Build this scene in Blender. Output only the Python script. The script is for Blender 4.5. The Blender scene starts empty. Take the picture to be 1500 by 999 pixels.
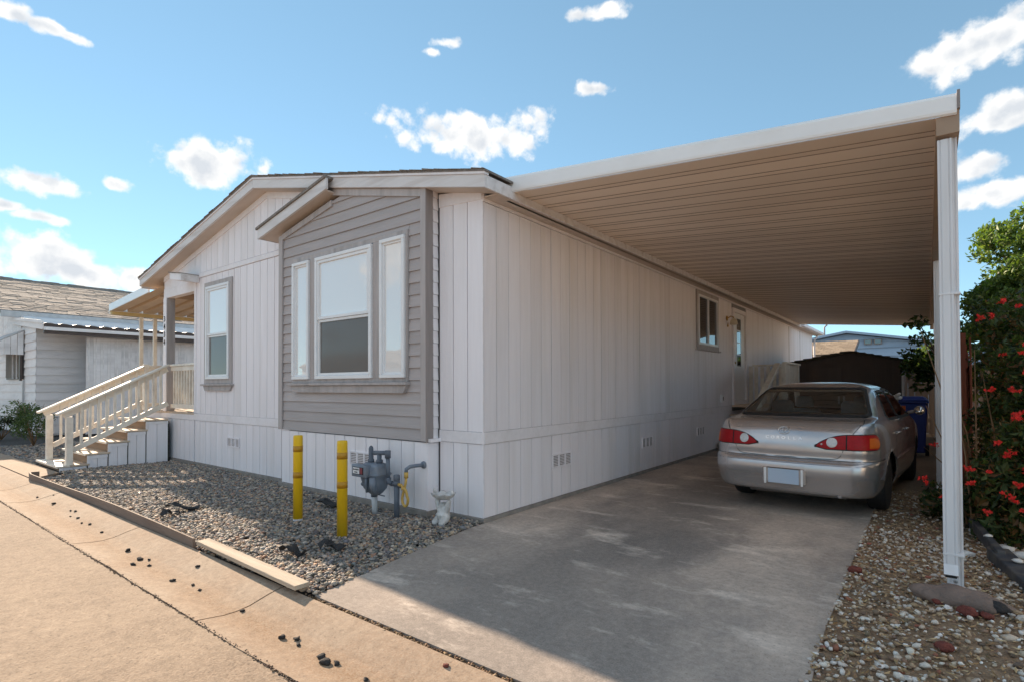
import bpy, math, random
import numpy as np
from mathutils import Vector, Matrix

random.seed(7)
RNG = np.random.default_rng(11)
S = bpy.context.scene
COL = S.collection

# ------------------------------------------------------------------ camera
cam_d = bpy.data.cameras.new("camera")
cam = bpy.data.objects.new("camera", cam_d)
COL.objects.link(cam)
FPX = 787.9
cam_d.sensor_fit = 'HORIZONTAL'
cam_d.sensor_width = 36.0
cam_d.lens = FPX / 1500.0 * 36.0
cam_d.shift_y = (552.86 - 499.5) / 1500.0
cam_d.clip_start = 0.05
cam_d.clip_end = 2000.0
_yaw, _pit, _roll = math.radians(37.733), math.radians(0.848), math.radians(-0.219)
_fw = Vector((-math.sin(_yaw) * math.cos(_pit), math.cos(_yaw) * math.cos(_pit), math.sin(_pit)))
_r0 = Vector((math.cos(_yaw), math.sin(_yaw), 0))
_u0 = _r0.cross(_fw)
_rt = _r0 * math.cos(_roll) + _u0 * math.sin(_roll)
_up = _rt.cross(_fw)
M = Matrix.Identity(4)
for i in range(3):
    M[i][0], M[i][1], M[i][2] = _rt[i], _up[i], -_fw[i]
M.translation = Vector((3.5, -4.052, 1.35))
cam.matrix_world = M
S.camera = cam

# ------------------------------------------------------------------ light
SUN_TO = Vector((-2.15, 0.39, 1.0)).normalized()
SUN_EL = math.asin(SUN_TO.z)
SUN_AZ = math.atan2(SUN_TO.x, SUN_TO.y)
sun_d = bpy.data.lights.new("sun", 'SUN')
sun_d.energy = 2.4
sun_d.angle = math.radians(0.5)
sun_d.color = (1.0, 0.80, 0.60)
sun = bpy.data.objects.new("sun", sun_d)
COL.objects.link(sun)
sun.rotation_mode = 'QUATERNION'
sun.rotation_quaternion = (-SUN_TO).to_track_quat('-Z', 'Y')

W = bpy.data.worlds.new("World")
S.world = W
W.use_nodes = True
wt = W.node_tree
wt.nodes.clear()
def wn(t, **kw):
    n = wt.nodes.new(t)
    for k, v in kw.items():
        setattr(n, k, v)
    return n
sky = wn('ShaderNodeTexSky')
sky.sky_type = 'NISHITA'
sky.sun_disc = False
sky.sun_elevation = SUN_EL
sky.sun_rotation = SUN_AZ
sky.air_density = 0.55
sky.dust_density = 0.0
sky.ozone_density = 1.6
SKY_STRENGTH = 0.101
CLOUD_LUM = 2.6
CLOUDS = [(-0.6055, 0.6721, 0.4262, 0.1291, 0.0392), (-0.8686, 0.3589, 0.3417, 0.0708, 0.0375), (-0.9438, 0.1825, 0.2756, 0.0553, 0.0157), (-0.9209, 0.2591, 0.291, 0.0235, 0.0098), (-0.9546, 0.1864, 0.2324, 0.0336, 0.0103), (-0.959, 0.1499, 0.2405, 0.0234, 0.0081), (-0.9647, 0.1909, 0.1814, 0.085, 0.034), (-0.959, 0.2314, 0.1636, 0.0882, 0.0235), (-0.5908, 0.6005, 0.5389, 0.0321, 0.0096), (-0.6124, 0.5903, 0.5259, 0.0172, 0.0075), (-0.3985, 0.7193, 0.569, 0.0584, 0.0115), (-0.4256, 0.7669, 0.4803, 0.0355, 0.0122), (0.0601, 0.9018, 0.4279, 0.071, 0.0312), (0.0842, 0.9336, 0.3484, 0.058, 0.0246), (0.0616, 0.955, 0.2903, 0.055, 0.0238), (0.0687, 0.9646, 0.2546, 0.0552, 0.0221), (-0.8778, 0.144, 0.4569, 0.0284, 0.0134), (-0.8742, 0.171, 0.4545, 0.0292, 0.0103), (-0.8704, 0.1974, 0.451, 0.0194, 0.0071), (0.0477, 0.9681, 0.246, 0.0282, 0.0131)]
_rc = random.Random(5)
for k in range(60):                       # larger, denser clouds added out of view to brighten the shade
    az = math.radians(62 + (k * 137.5) % 205 + _rc.uniform(-4, 4))
    el = math.radians(_rc.uniform(9, 62))
    w = _rc.uniform(0.06, 0.27)
    CLOUDS.append((math.sin(az) * math.cos(el), math.cos(az) * math.cos(el), math.sin(el), w, w * _rc.uniform(.3, .5)))
wl = wt.links
tc = wn('ShaderNodeTexCoord')
warp = wn('ShaderNodeTexNoise')
warp.inputs['Scale'].default_value = 9.0
warp.inputs['Detail'].default_value = 3.0
wl.new(tc.outputs['Generated'], warp.inputs['Vector'])
wsub = wn('ShaderNodeVectorMath', operation='SUBTRACT')
wsub.inputs[1].default_value = (.5, .5, .5)
wl.new(warp.outputs['Color'], wsub.inputs[0])
wadd = wn('ShaderNodeVectorMath', operation='MULTIPLY_ADD')
wadd.inputs[1].default_value = (.035, .035, .02)
wl.new(wsub.outputs[0], wadd.inputs[0])
wl.new(tc.outputs['Generated'], wadd.inputs[2])
prev = None
for (dx, dy, dz, w, h) in CLOUDS:
    s = (1 / w, 1 / w, 1 / h)
    ma = wn('ShaderNodeVectorMath', operation='MULTIPLY_ADD')
    ma.inputs[1].default_value = s
    ma.inputs[2].default_value = (-dx * s[0], -dy * s[1], -dz * s[2])
    wl.new(wadd.outputs[0], ma.inputs[0])
    ln = wn('ShaderNodeVectorMath', operation='LENGTH')
    wl.new(ma.outputs[0], ln.inputs[0])
    if prev is None:
        prev = ln.outputs['Value']
    else:
        mn = wn('ShaderNodeMath', operation='MINIMUM')
        wl.new(prev, mn.inputs[0])
        wl.new(ln.outputs['Value'], mn.inputs[1])
        prev = mn.outputs[0]
def billow(vec):
    """rounded puffs at three sizes"""
    tot = None
    for sc, amp in ((17.0, .66), (40.0, .40)):
        vo = wn('ShaderNodeTexVoronoi', feature='F1')
        vo.inputs['Scale'].default_value = sc
        wl.new(vec, vo.inputs['Vector'])
        mm = wn('ShaderNodeMath', operation='MULTIPLY_ADD')
        mm.inputs[1].default_value = -amp * 1.5
        if tot is None: mm.inputs[2].default_value = 1.27
        else: wl.new(tot, mm.inputs[2])
        wl.new(vo.outputs['Distance'], mm.inputs[0])
        tot = mm.outputs[0]
    return tot
fray = wn('ShaderNodeTexNoise')
fray.inputs['Scale'].default_value = 70.0
fray.inputs['Detail'].default_value = 4.0
fray.inputs['Roughness'].default_value = 0.6
wl.new(tc.outputs['Generated'], fray.inputs['Vector'])
fr2 = wn('ShaderNodeMath', operation='MULTIPLY_ADD')
fr2.inputs[1].default_value = 0.9
wl.new(fray.outputs['Fac'], fr2.inputs[0])
b1_ = billow(wadd.outputs[0])
wl.new(b1_, fr2.inputs[2])
cs = wn('ShaderNodeMath', operation='SUBTRACT')
wl.new(fr2.outputs[0], cs.inputs[0])
wl.new(prev, cs.inputs[1])
cmask = wn('ShaderNodeMapRange', interpolation_type='SMOOTHSTEP')
cmask.inputs['From Min'].default_value = -0.16
cmask.inputs['From Max'].default_value = 0.42
wl.new(cs.outputs[0], cmask.inputs['Value'])
shv = wn('ShaderNodeVectorMath', operation='ADD')          # relief: compare the puffs with themselves a little sunward
shv.inputs[1].default_value = (-.006, .0, .012)
wl.new(wadd.outputs[0], shv.inputs[0])
b2_ = billow(shv.outputs[0])
pdf = wn('ShaderNodeMath', operation='SUBTRACT')
wl.new(b2_, pdf.inputs[0]); wl.new(b1_, pdf.inputs[1])
pdm = wn('ShaderNodeMath', operation='MULTIPLY_ADD')
pdm.inputs[1].default_value = 1.6
wl.new(pdf.outputs[0], pdm.inputs[0]); wl.new(cs.outputs[0], pdm.inputs[2])
cshade = wn('ShaderNodeMapRange')
cshade.inputs['From Min'].default_value = 0.15
cshade.inputs['From Max'].default_value = 1.0
wl.new(pdm.outputs[0], cshade.inputs['Value'])
ccol = wn('ShaderNodeMixRGB')
ccol.inputs[1].default_value = (CLOUD_LUM, CLOUD_LUM * .99, CLOUD_LUM * .97, 1)
ccol.inputs[2].default_value = (CLOUD_LUM * .66, CLOUD_LUM * .70, CLOUD_LUM * .75, 1)
wl.new(cshade.outputs[0], ccol.inputs[0])
mixc = wn('ShaderNodeMixRGB')
wl.new(cmask.outputs[0], mixc.inputs[0])
tint = wn('ShaderNodeMixRGB', blend_type='MULTIPLY')
tint.inputs[0].default_value = 1.0
tint.inputs[2].default_value = (.74, .96, .95, 1)
gam = wn('ShaderNodeGamma')
gam.inputs['Gamma'].default_value = 0.6
wl.new(sky.outputs[0], gam.inputs['Color'])
wl.new(gam.outputs[0], tint.inputs[1])
wl.new(tint.outputs[0], mixc.inputs[1])
wl.new(ccol.outputs[0], mixc.inputs[2])
bg = wn('ShaderNodeBackground')
bg.inputs['Strength'].default_value = SKY_STRENGTH
wl.new(mixc.outputs[0], bg.inputs['Color'])
wo = wn('ShaderNodeOutputWorld')
wl.new(bg.outputs[0], wo.inputs['Surface'])

S.view_settings.view_transform = 'Standard'
S.view_settings.look = 'None'
S.view_settings.gamma = 1.0
S.view_settings.use_curve_mapping = False
S.view_settings.exposure = 2.1
S.cycles.diffuse_bounces = 8
S.cycles.max_bounces = 12

# ------------------------------------------------------------------ materials
MATS = {}
def pmat(name, c1, c2=None, rough=.6, scale=6, stretch=(1, 1, 1), bump=.15, bscale=None, metal=0.0,
         spec=.4, vary=.05, detail=5, contrast=(.3, .7), dirt=None, dscale=1.2, coat=0.0, attr=None):
    m = bpy.data.materials.new(name)
    m.use_nodes = True
    nt = m.node_tree
    L = nt.links
    bs = nt.nodes['Principled BSDF']
    bs.inputs['Roughness'].default_value = rough
    bs.inputs['Metallic'].default_value = metal
    bs.inputs['Specular IOR Level'].default_value = spec
    bs.inputs['Coat Weight'].default_value = coat
    c2 = c2 or tuple(v * .85 for v in c1)
    tc = nt.nodes.new('ShaderNodeTexCoord')
    oi = nt.nodes.new('ShaderNodeObjectInfo')
    off = nt.nodes.new('ShaderNodeVectorMath'); off.operation = 'SCALE'
    off.inputs[0].default_value = (37.0, 23.0, 51.0)
    L.new(oi.outputs['Random'], off.inputs['Scale'])
    ad = nt.nodes.new('ShaderNodeVectorMath'); ad.operation = 'ADD'
    L.new(tc.outputs['Object'], ad.inputs[0]); L.new(off.outputs[0], ad.inputs[1])
    mp = nt.nodes.new('ShaderNodeVectorMath'); mp.operation = 'MULTIPLY'
    mp.inputs[1].default_value = stretch
    L.new(ad.outputs[0], mp.inputs[0])
    n1 = nt.nodes.new('ShaderNodeTexNoise')
    n1.inputs['Scale'].default_value = scale
    n1.inputs['Detail'].default_value = detail
    L.new(mp.outputs[0], n1.inputs['Vector'])
    mr = nt.nodes.new('ShaderNodeMapRange')
    mr.inputs['From Min'].default_value = contrast[0]
    mr.inputs['From Max'].default_value = contrast[1]
    L.new(n1.outputs['Fac'], mr.inputs['Value'])
    mx = nt.nodes.new('ShaderNodeMixRGB')
    mx.inputs[1].default_value = (*c1, 1); mx.inputs[2].default_value = (*c2, 1)
    L.new(mr.outputs[0], mx.inputs[0])
    col = mx.outputs[0]
    if attr:
        at = nt.nodes.new('ShaderNodeAttribute'); at.attribute_name = attr
        mm = nt.nodes.new('ShaderNodeMixRGB'); mm.blend_type = 'MULTIPLY'; mm.inputs[0].default_value = 1
        L.new(col, mm.inputs[1]); L.new(at.outputs['Color'], mm.inputs[2])
        col = mm.outputs[0]
    if dirt:
        n2 = nt.nodes.new('ShaderNodeTexNoise')
        n2.inputs['Scale'].default_value = dscale; n2.inputs['Detail'].default_value = 6
        ds_ = nt.nodes.new('ShaderNodeVectorMath'); ds_.operation = 'MULTIPLY'
        ds_.inputs[1].default_value = tuple(min(1, max(.18, q)) * (2.2 if q >= 1 and min(stretch) < .5 else 1) for q in stretch)
        L.new(ad.outputs[0], ds_.inputs[0]); L.new(ds_.outputs[0], n2.inputs['Vector'])
        r2 = nt.nodes.new('ShaderNodeMapRange')
        r2.inputs['From Min'].default_value = .48; r2.inputs['From Max'].default_value = .72
        r2.inputs['To Max'].default_value = dirt[3]
        L.new(n2.outputs['Fac'], r2.inputs['Value'])
        m2 = nt.nodes.new('ShaderNodeMixRGB')
        m2.inputs[2].default_value = (*dirt[:3], 1)
        L.new(r2.outputs[0], m2.inputs[0]); L.new(col, m2.inputs[1])
        col = m2.outputs[0]
    if vary:
        hs = nt.nodes.new('ShaderNodeHueSaturation')
        rr = nt.nodes.new('ShaderNodeMapRange')
        rr.inputs['To Min'].default_value = 1 - vary; rr.inputs['To Max'].default_value = 1 + vary
        L.new(oi.outputs['Random'], rr.inputs['Value'])
        L.new(rr.outputs[0], hs.inputs['Value']); L.new(col, hs.inputs['Color'])
        col = hs.outputs[0]
    L.new(col, bs.inputs['Base Color'])
    if bump:
        nb = nt.nodes.new('ShaderNodeTexNoise')
        nb.inputs['Scale'].default_value = bscale or scale * 2.5
        nb.inputs['Detail'].default_value = 4
        L.new(mp.outputs[0], nb.inputs['Vector'])
        bp = nt.nodes.new('ShaderNodeBump')
        bp.inputs['Strength'].default_value = bump
        bp.inputs['Distance'].default_value = .02
        L.new(nb.outputs['Fac'], bp.inputs['Height'])
        L.new(bp.outputs[0], bs.inputs['Normal'])
    MATS[name] = m
    return m

def glassy(name, tint, refl, rough=.02, alpha_through=None):
    """window glass: a mirror film mixed over a tint (or over a see-through pane)"""
    m = bpy.data.materials.new(name); m.use_nodes = True
    nt = m.node_tree; nt.nodes.clear(); L = nt.links
    o = nt.nodes.new('ShaderNodeOutputMaterial')
    g = nt.nodes.new('ShaderNodeBsdfGlossy'); g.inputs['Roughness'].default_value = rough
    g.inputs['Color'].default_value = (.95, .96, .96, 1)
    if alpha_through:
        d = nt.nodes.new('ShaderNodeBsdfTransparent'); d.inputs['Color'].default_value = (*alpha_through, 1)
    else:
        d = nt.nodes.new('ShaderNodeBsdfDiffuse'); d.inputs['Color'].default_value = (*tint, 1)
    fr = nt.nodes.new('ShaderNodeFresnel'); fr.inputs['IOR'].default_value = 1.5
    mr = nt.nodes.new('ShaderNodeMath'); mr.operation = 'ADD'; mr.use_clamp = True
    mr.inputs[1].default_value = refl
    L.new(fr.outputs[0], mr.inputs[0])
    tcx = nt.nodes.new('ShaderNodeTexCoord')
    nz = nt.nodes.new('ShaderNodeTexNoise'); nz.inputs['Scale'].default_value = 1.3
    L.new(tcx.outputs['Object'], nz.inputs['Vector'])
    bp = nt.nodes.new('ShaderNodeBump'); bp.inputs['Strength'].default_value = .06; bp.inputs['Distance'].default_value = .1
    L.new(nz.outputs['Fac'], bp.inputs['Height'])
    if not alpha_through:
        L.new(bp.outputs[0], g.inputs['Normal'])
    mx = nt.nodes.new('ShaderNodeMixShader')
    L.new(mr.outputs[0], mx.inputs[0]); L.new(d.outputs[0], mx.inputs[1]); L.new(g.outputs[0], mx.inputs[2])
    L.new(mx.outputs[0], o.inputs['Surface'])
    MATS[name] = m
    return m

GV = (1, 1, .07)      # vertical grain
white = pmat('white_siding_paint', (.90, .865, .89), (.86, .82, .845), .62, 26, GV, .22, 60, vary=.025, dirt=(.62, .58, .54, .35), dscale=1.6)
groove_shade = pmat('groove_shade_backing', (.30, .29, .295), (.24, .235, .24), .8, 8, bump=0)  # white darkened: the shade inside the grooves is put into this colour
trimw = pmat('white_trim_paint', (.88, .845, .865), (.82, .785, .80), .55, 18, (1, 1, 1), .12, 50, vary=.03, dirt=(.6, .54, .5, .25), dscale=3)
raily = pmat('cream_rail_paint', (.88, .82, .72), (.80, .73, .63), .5, 14, (1, 1, 1), .12, 50, vary=.04, dirt=(.45, .36, .28, .45), dscale=4)
grey = pmat('taupe_board_paint', (.475, .43, .425), (.415, .375, .37), .6, 13, (.12, 1, 1), .45, 30, vary=.06, dirt=(.42, .38, .36, .45), dscale=5)
greyt = pmat('taupe_trim_paint', (.495, .45, .44), (.425, .385, .375), .6, 20, (1, 1, .1), .3, 40, vary=.04, dirt=(.22, .2, .19, .5), dscale=4)
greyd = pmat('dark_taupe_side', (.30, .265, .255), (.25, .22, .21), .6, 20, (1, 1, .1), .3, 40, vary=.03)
fascia_m = pmat('fascia_paint', (.76, .735, .735), (.69, .66, .66), .6, 10, (.2, 1, 1), .2, 40, vary=.03, dirt=(.42, .36, .32, .5), dscale=5)
soffit_m = pmat('soffit_paint', (.66, .56, .49), (.58, .49, .42), .7, 8, (.3, 1, 1), .1, 40, vary=.02)
vinyl = pmat('white_vinyl', (.84, .84, .85), (.79, .79, .80), .35, 5, bump=.03, vary=.0)
shing = pmat('roof_shingle', (.34, .305, .28), (.20, .18, .165), .9, 30, bump=.7, bscale=150, vary=.12, spec=.08)
nshing = pmat('brown_grey_shingle', (.34, .30, .27), (.27, .237, .212), .9, 9, (3, 1.4, 3), .6, 60, vary=.16, contrast=(.38, .62), spec=.08)
curtain = pmat('curtained_pane', (.24, .22, .20), (.16, .15, .14), .7, 3, (3, 3, .3), 0, spec=.05, vary=.1)
shingt = pmat('tan_roof_shingle', (.46, .36, .26), (.30, .23, .17), .9, 24, bump=.7, bscale=120, vary=.16, spec=.08)
pane_bright = glassy('sky_reflection_pane', (.84, .82, .80), .12)  # pale base colour carries the white sky's reflection
pane_screen = glassy('screened_pane', (.17, .16, .15), -.03, .10)
pane_dark = glassy('dark_pane', (.015, .016, .018), .12)
metalw = pmat('white_enamel_metal', (.88, .885, .89), (.84, .845, .85), .28, 3, bump=.03, vary=.01, spec=.6, dirt=(.6, .55, .48, .2), dscale=2)
pan_m = pmat('carport_pan_enamel', (.95, .80, .66), (.91, .76, .62), .5, 2.2, (.5, 1, 1), .03, 12, vary=.04, spec=.4, dirt=(.55, .40, .28, .35), dscale=.8)
tanm = pmat('tan_metal', (.42, .30, .21), (.34, .24, .17), .5, 5, bump=.05, vary=.03)
postm = pmat('white_post_enamel', (.76, .77, .80), (.68, .69, .71), .4, 9, (1, 1, .1), .05, 30, vary=.02, dirt=(.5, .46, .42, .35), dscale=4)
awn_m = pmat('awning_pan_enamel', (.66, .52, .38), (.58, .45, .32), .5, 3, bump=.03, vary=.05)
yelbeam = pmat('yellowed_beam', (.66, .52, .27), (.56, .43, .2), .5, 5, bump=.05, vary=.03)
concfoot = pmat('footing_concrete', (.34, .31, .28), (.24, .22, .2), .9, 10, bump=.4, bscale=60, vary=.03)
woodstep = pmat('bare_step_wood', (.64, .52, .40), (.50, .39, .29), .75, 7, (1, .2, 1), .3, 30, vary=.1)
riserw = pmat('worn_riser_wood', (.34, .235, .155), (.25, .17, .11), .8, 7, (.2, 1, 1), .3, 30, vary=.1)
blackm = pmat('black_rubber', (.018, .018, .019), (.03, .03, .03), .7, 20, bump=.2, vary=0)
yellow = pmat('yellow_bollard_plastic', (.80, .52, .012), (.70, .44, .01), .4, 6, (1, 1, .3), .05, 30, vary=.03, dirt=(.45, .3, .06, .35), dscale=7)
amber = pmat('amber_band', (.48, .26, .015), (.4, .2, .012), .35, 30, bump=.1, vary=.02)
meterg = pmat('meter_grey_paint', (.20, .235, .29), (.15, .18, .225), .45, 12, bump=.12, bscale=50, vary=.03, dirt=(.28, .26, .24, .4), dscale=9)
piped = pmat('pipe_grey_paint', (.13, .155, .195), (.10, .115, .145), .5, 14, bump=.15, bscale=60, vary=.03)
pipel = pmat('pale_pipe', (.62, .64, .67), (.5, .5, .5), .5, 12, bump=.1, vary=.02)
hosey = pmat('yellow_hose', (.62, .40, .10), (.5, .31, .08), .45, 30, bump=.1, vary=.02)
stonew = pmat('white_cast_stone', (.74, .73, .72), (.52, .5, .48), .85, 16, bump=.5, bscale=50, vary=0, dirt=(.3, .28, .25, .6), dscale=14)
wood_w = pmat('weathered_wood', (.42, .36, .30), (.28, .235, .195), .85, 9, (.08, 1, 1), .6, 50, vary=.06)
wood_pale = pmat('pale_weathered_plank', (.55, .47, .37), (.36, .29, .22), .85, 12, (.06, 1, 1), .6, 50, vary=.06)
bender_b = pmat('brown_bender_board', (.26, .20, .16), (.18, .135, .11), .8, 9, (.15, 1, 1), .4, 40, vary=.05)
bender = pmat('grey_edging_plastic', (.055, .06, .072), (.04, .043, .05), .6, 9, bump=.3, vary=.03, dirt=(.2, .17, .13, .5), dscale=6)
fencew = pmat('grey_fence_wood', (.23, .175, .135), (.15, .115, .09), .85, 12, GV, .5, 40, vary=.15)
fencer = pmat('red_fence_paint', (.33, .10, .055), (.24, .075, .045), .8, 12, GV, .4, 40, vary=.12)
shedm = pmat('brown_shed_metal', (.125, .088, .070), (.10, .07, .056), .6, 6, GV, .1, 40, vary=.05)
shedr = pmat('dark_shed_roof', (.085, .066, .046), (.06, .047, .034), .9, 14, bump=.5, vary=.1)
bluep = pmat('blue_bin_plastic', (.025, .05, .25), (.02, .04, .2), .45, 8, bump=.05, vary=.02)
bluesid = pmat('blue_grey_siding', (.34, .46, .60), (.29, .40, .53), .6, 5, (.2, 1, 1), .1, vary=.04)
brass = pmat('aged_brass', (.55, .36, .13), (.35, .22, .08), .35, 20, bump=.1, metal=.85, vary=0)
frost = pmat('frosted_lamp_glass', (.75, .66, .48), (.7, .6, .44), .3, 5, bump=0, vary=0)
darkin = pmat('dark_interior', (.02, .02, .021), (.03, .03, .03), .9, 5, bump=0, vary=0)
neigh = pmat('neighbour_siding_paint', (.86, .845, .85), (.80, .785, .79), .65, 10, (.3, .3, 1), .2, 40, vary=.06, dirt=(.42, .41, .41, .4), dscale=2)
neighs = pmat('neighbour_side_shaded', (.74, .72, .725), (.68, .66, .665), .65, 10, (.3, .3, 1), .2, 40, vary=.06, dirt=(.38, .37, .36, .4), dscale=2)  # siding paint darkened: the side wall's shade put into the colour
brownm = pmat('brown_gutter_band', (.085, .062, .055), (.06, .045, .04), .5, 6, bump=.05, vary=.03)
galv = pmat('galvanised_metal', (.55, .55, .55), (.42, .42, .43), .4, 6, bump=.1, metal=.3, vary=.05)
concrete = None

# ------------------------------------------------------------------ helpers
class MB:
    def __init__(s):
        s.v = []; s.f = []; s.sm = []
    def add(s, vs, fs, smooth=False):
        b = len(s.v)
        s.v += [tuple(map(float, p)) for p in vs]
        s.f += [tuple(b + i for i in f) for f in fs]
        s.sm += [smooth] * len(fs)
        return s
    def box(s, x0, x1, y0, y1, z0, z1, tf=None):
        vs = [(x, y, z) for z in (z0, z1) for y in (y0, y1) for x in (x0, x1)]
        fs = [(0, 2, 3, 1), (4, 5, 7, 6), (0, 1, 5, 4), (2, 6, 7, 3), (0, 4, 6, 2), (1, 3, 7, 5)]
        if tf:                               # the wall frames are mirrored, so turn the faces round
            vs = [tf(*p) for p in vs]; fs = [f[::-1] for f in fs]
        return s.add(vs, fs)
    def prism(s, pts, axis, a, b):
        """polygon pts (2D) extruded along an axis: 'x' -> (y,z), 'y' -> (x,z), 'z' -> (x,y)"""
        n = len(pts)
        def P(p, t):
            return (t, p[0], p[1]) if axis == 'x' else (p[0], t, p[1]) if axis == 'y' else (p[0], p[1], t)
        vs = [P(p, a) for p in pts] + [P(p, b) for p in pts]
        fs = [tuple(range(n))[::-1], tuple(range(n, 2 * n))]
        fs += [(i, (i + 1) % n, n + (i + 1) % n, n + i) for i in range(n)]
        return s.add(vs, fs)
    def bar(s, p, q, w, h, up=(0, 0, 1)):
        """rectangular bar from p to q, w across, h along up"""
        p, q, u = Vector(p), Vector(q), Vector(up)
        d = (q - p).normalized(); r = d.cross(u).normalized(); u = r.cross(d)
        vs = [c + r * (a * w / 2) + u * (b * h / 2) for c in (p, q) for a, b in ((-1, -1), (1, -1), (1, 1), (-1, 1))]
        return s.add(vs, [(3, 2, 1, 0), (4, 5, 6, 7), (0, 1, 5, 4), (1, 2, 6, 5), (2, 3, 7, 6), (3, 0, 4, 7)])
    def tube(s, pts, r, n=10, cap=True):
        pts = [Vector(p) for p in pts]
        rs = r if isinstance(r, (list, tuple)) else [r] * len(pts)
        vs = []; prevn = None
        for i, p in enumerate(pts):
            d = (pts[min(i + 1, len(pts) - 1)] - pts[max(i - 1, 0)]).normalized()
            if prevn is None:
                a = Vector((0, 0, 1)) if abs(d.z) < .9 else Vector((1, 0, 0))
                u = d.cross(a).normalized()
            else:
                u = (prevn - d * prevn.dot(d)).normalized()
            prevn = u; w = d.cross(u)
            vs += [p + (u * math.cos(2 * math.pi * k / n) + w * math.sin(2 * math.pi * k / n)) * rs[i] for k in range(n)]
        fs = []
        for i in range(len(pts) - 1):
            for k in range(n):
                a, b = i * n + k, i * n + (k + 1) % n
                fs.append((a, b, b + n, a + n))
        s.add(vs, fs, True)
        if cap:
            base = len(s.v) - len(vs)
            s.f.append(tuple(base + k for k in range(n))[::-1]); s.sm.append(False)
            s.f.append(tuple(base + len(vs) - n + k for k in range(n))); s.sm.append(False)
        return s
    def lathe(s, prof, c=(0, 0, 0), n=20, axis='z'):
        vs = []
        for r, h in prof:
            for k in range(n):
                a = 2 * math.pi * k / n
                x, y = r * math.cos(a), r * math.sin(a)
                p = (x, y, h) if axis == 'z' else (h, x, y) if axis == 'x' else (x, h, y)
                vs.append((c[0] + p[0], c[1] + p[1], c[2] + p[2]))
        fs = []
        for i in range(len(prof) - 1):
            for k in range(n):
                a, b = i * n + k, i * n + (k + 1) % n
                fs.append((a, b, b + n, a + n))
        fs.append(tuple(range(n))[::-1]); fs.append(tuple((len(prof) - 1) * n + k for k in range(n)))
        return s.add(vs, fs, True)
    def mesh(s, name, mat):
        me = bpy.data.meshes.new(name)
        me.from_pydata(s.v, [], s.f)
        me.polygons.foreach_set('use_smooth', s.sm)
        if mat: me.materials.append(mat)
        me.update()
        return me
    def build(s, name, mat, parent=None, bevel=0, **tags):
        return link(name, s.mesh(name, mat), parent, bevel=bevel, **tags)

def root_of(o):
    while o.parent: o = o.parent
    return o
def link(name, me, parent=None, loc=None, bevel=0, **tags):
    o = bpy.data.objects.new(name, me)
    COL.objects.link(o)
    if parent:
        o.parent = parent
        if parent.parent is None and not parent.get('local'):
            o.matrix_parent_inverse = Matrix.Translation(parent.location).inverted()
    if loc is not None: o.location = loc
    if bevel:
        b = o.modifiers.new('bevel', 'BEVEL'); b.width = bevel; b.segments = 1; b.limit_method = 'ANGLE'
    for k, v in tags.items(): o[k] = v
    return o
def thing(name, loc, label, cat, group=None, local=False):
    o = bpy.data.objects.new(name, None)
    o.empty_display_size = .2
    COL.objects.link(o); o.location = loc
    o['label'] = label; o['category'] = cat
    if group: o['group'] = group
    if local: o['local'] = 1
    return o
def text_mesh(name, txt, size, depth, mat, parent, M4, stretch=1.0):
    cu = bpy.data.curves.new(name, 'FONT')
    cu.body = txt; cu.size = size; cu.extrude = depth; cu.align_x = 'CENTER'; cu.align_y = 'CENTER'
    cu.resolution_u = 2
    tmp = bpy.data.objects.new(name + '_tmp', cu)
    COL.objects.link(tmp)
    dg = bpy.context.evaluated_depsgraph_get()
    me = bpy.data.meshes.new_from_object(tmp.evaluated_get(dg))
    bpy.data.objects.remove(tmp)
    me.transform(Matrix.Diagonal((stretch, 1, 1, 1)))
    me.transform(M4)
    me.materials.clear(); me.materials.append(mat)
    return link(name, me, parent)

def np_mesh(name, verts, faces, mat, colors=None, smooth=True):
    """verts Nx3, faces Mx3 or Mx4 numpy"""
    me = bpy.data.meshes.new(name)
    nv, nf, k = len(verts), len(faces), faces.shape[1]
    me.vertices.add(nv); me.vertices.foreach_set('co', verts.astype(np.float32).ravel())
    me.loops.add(nf * k); me.loops.foreach_set('vertex_index', faces.astype(np.int32).ravel())
    me.polygons.add(nf)
    me.polygons.foreach_set('loop_start', np.arange(0, nf * k, k, dtype=np.int32))
    me.polygons.foreach_set('use_smooth', np.full(nf, smooth))
    if colors is not None:
        at = me.color_attributes.new('Col', 'FLOAT_COLOR', 'POINT')
        at.data.foreach_set('color', np.hstack([colors, np.ones((nv, 1))]).astype(np.float32).ravel())
    me.materials.append(mat)
    me.update(calc_edges=True); me.validate()
    return me

# ------------------------------------------------------------------ the home
home = thing('manufactured_home', (-4, 9, 0), 'long white manufactured home with grey board bay and low gable roof', 'house')
ZW = 3.25            # wall top
Z_B0, Z_B1 = .765, .89   # white band between skirting and wall
RX, LX, GX = .227, -8.61, -4.18      # eaves and ridge
ZR, ZL, ZG = 3.378, 3.461, 4.375     # roof top there
YF, YE = -.20, 19.75
def roof_z(x):
    return ZG + (ZR - ZG) * (x - GX) / (RX - GX) if x > GX else ZG + (ZL - ZG) * (x - GX) / (LX - GX)

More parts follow.
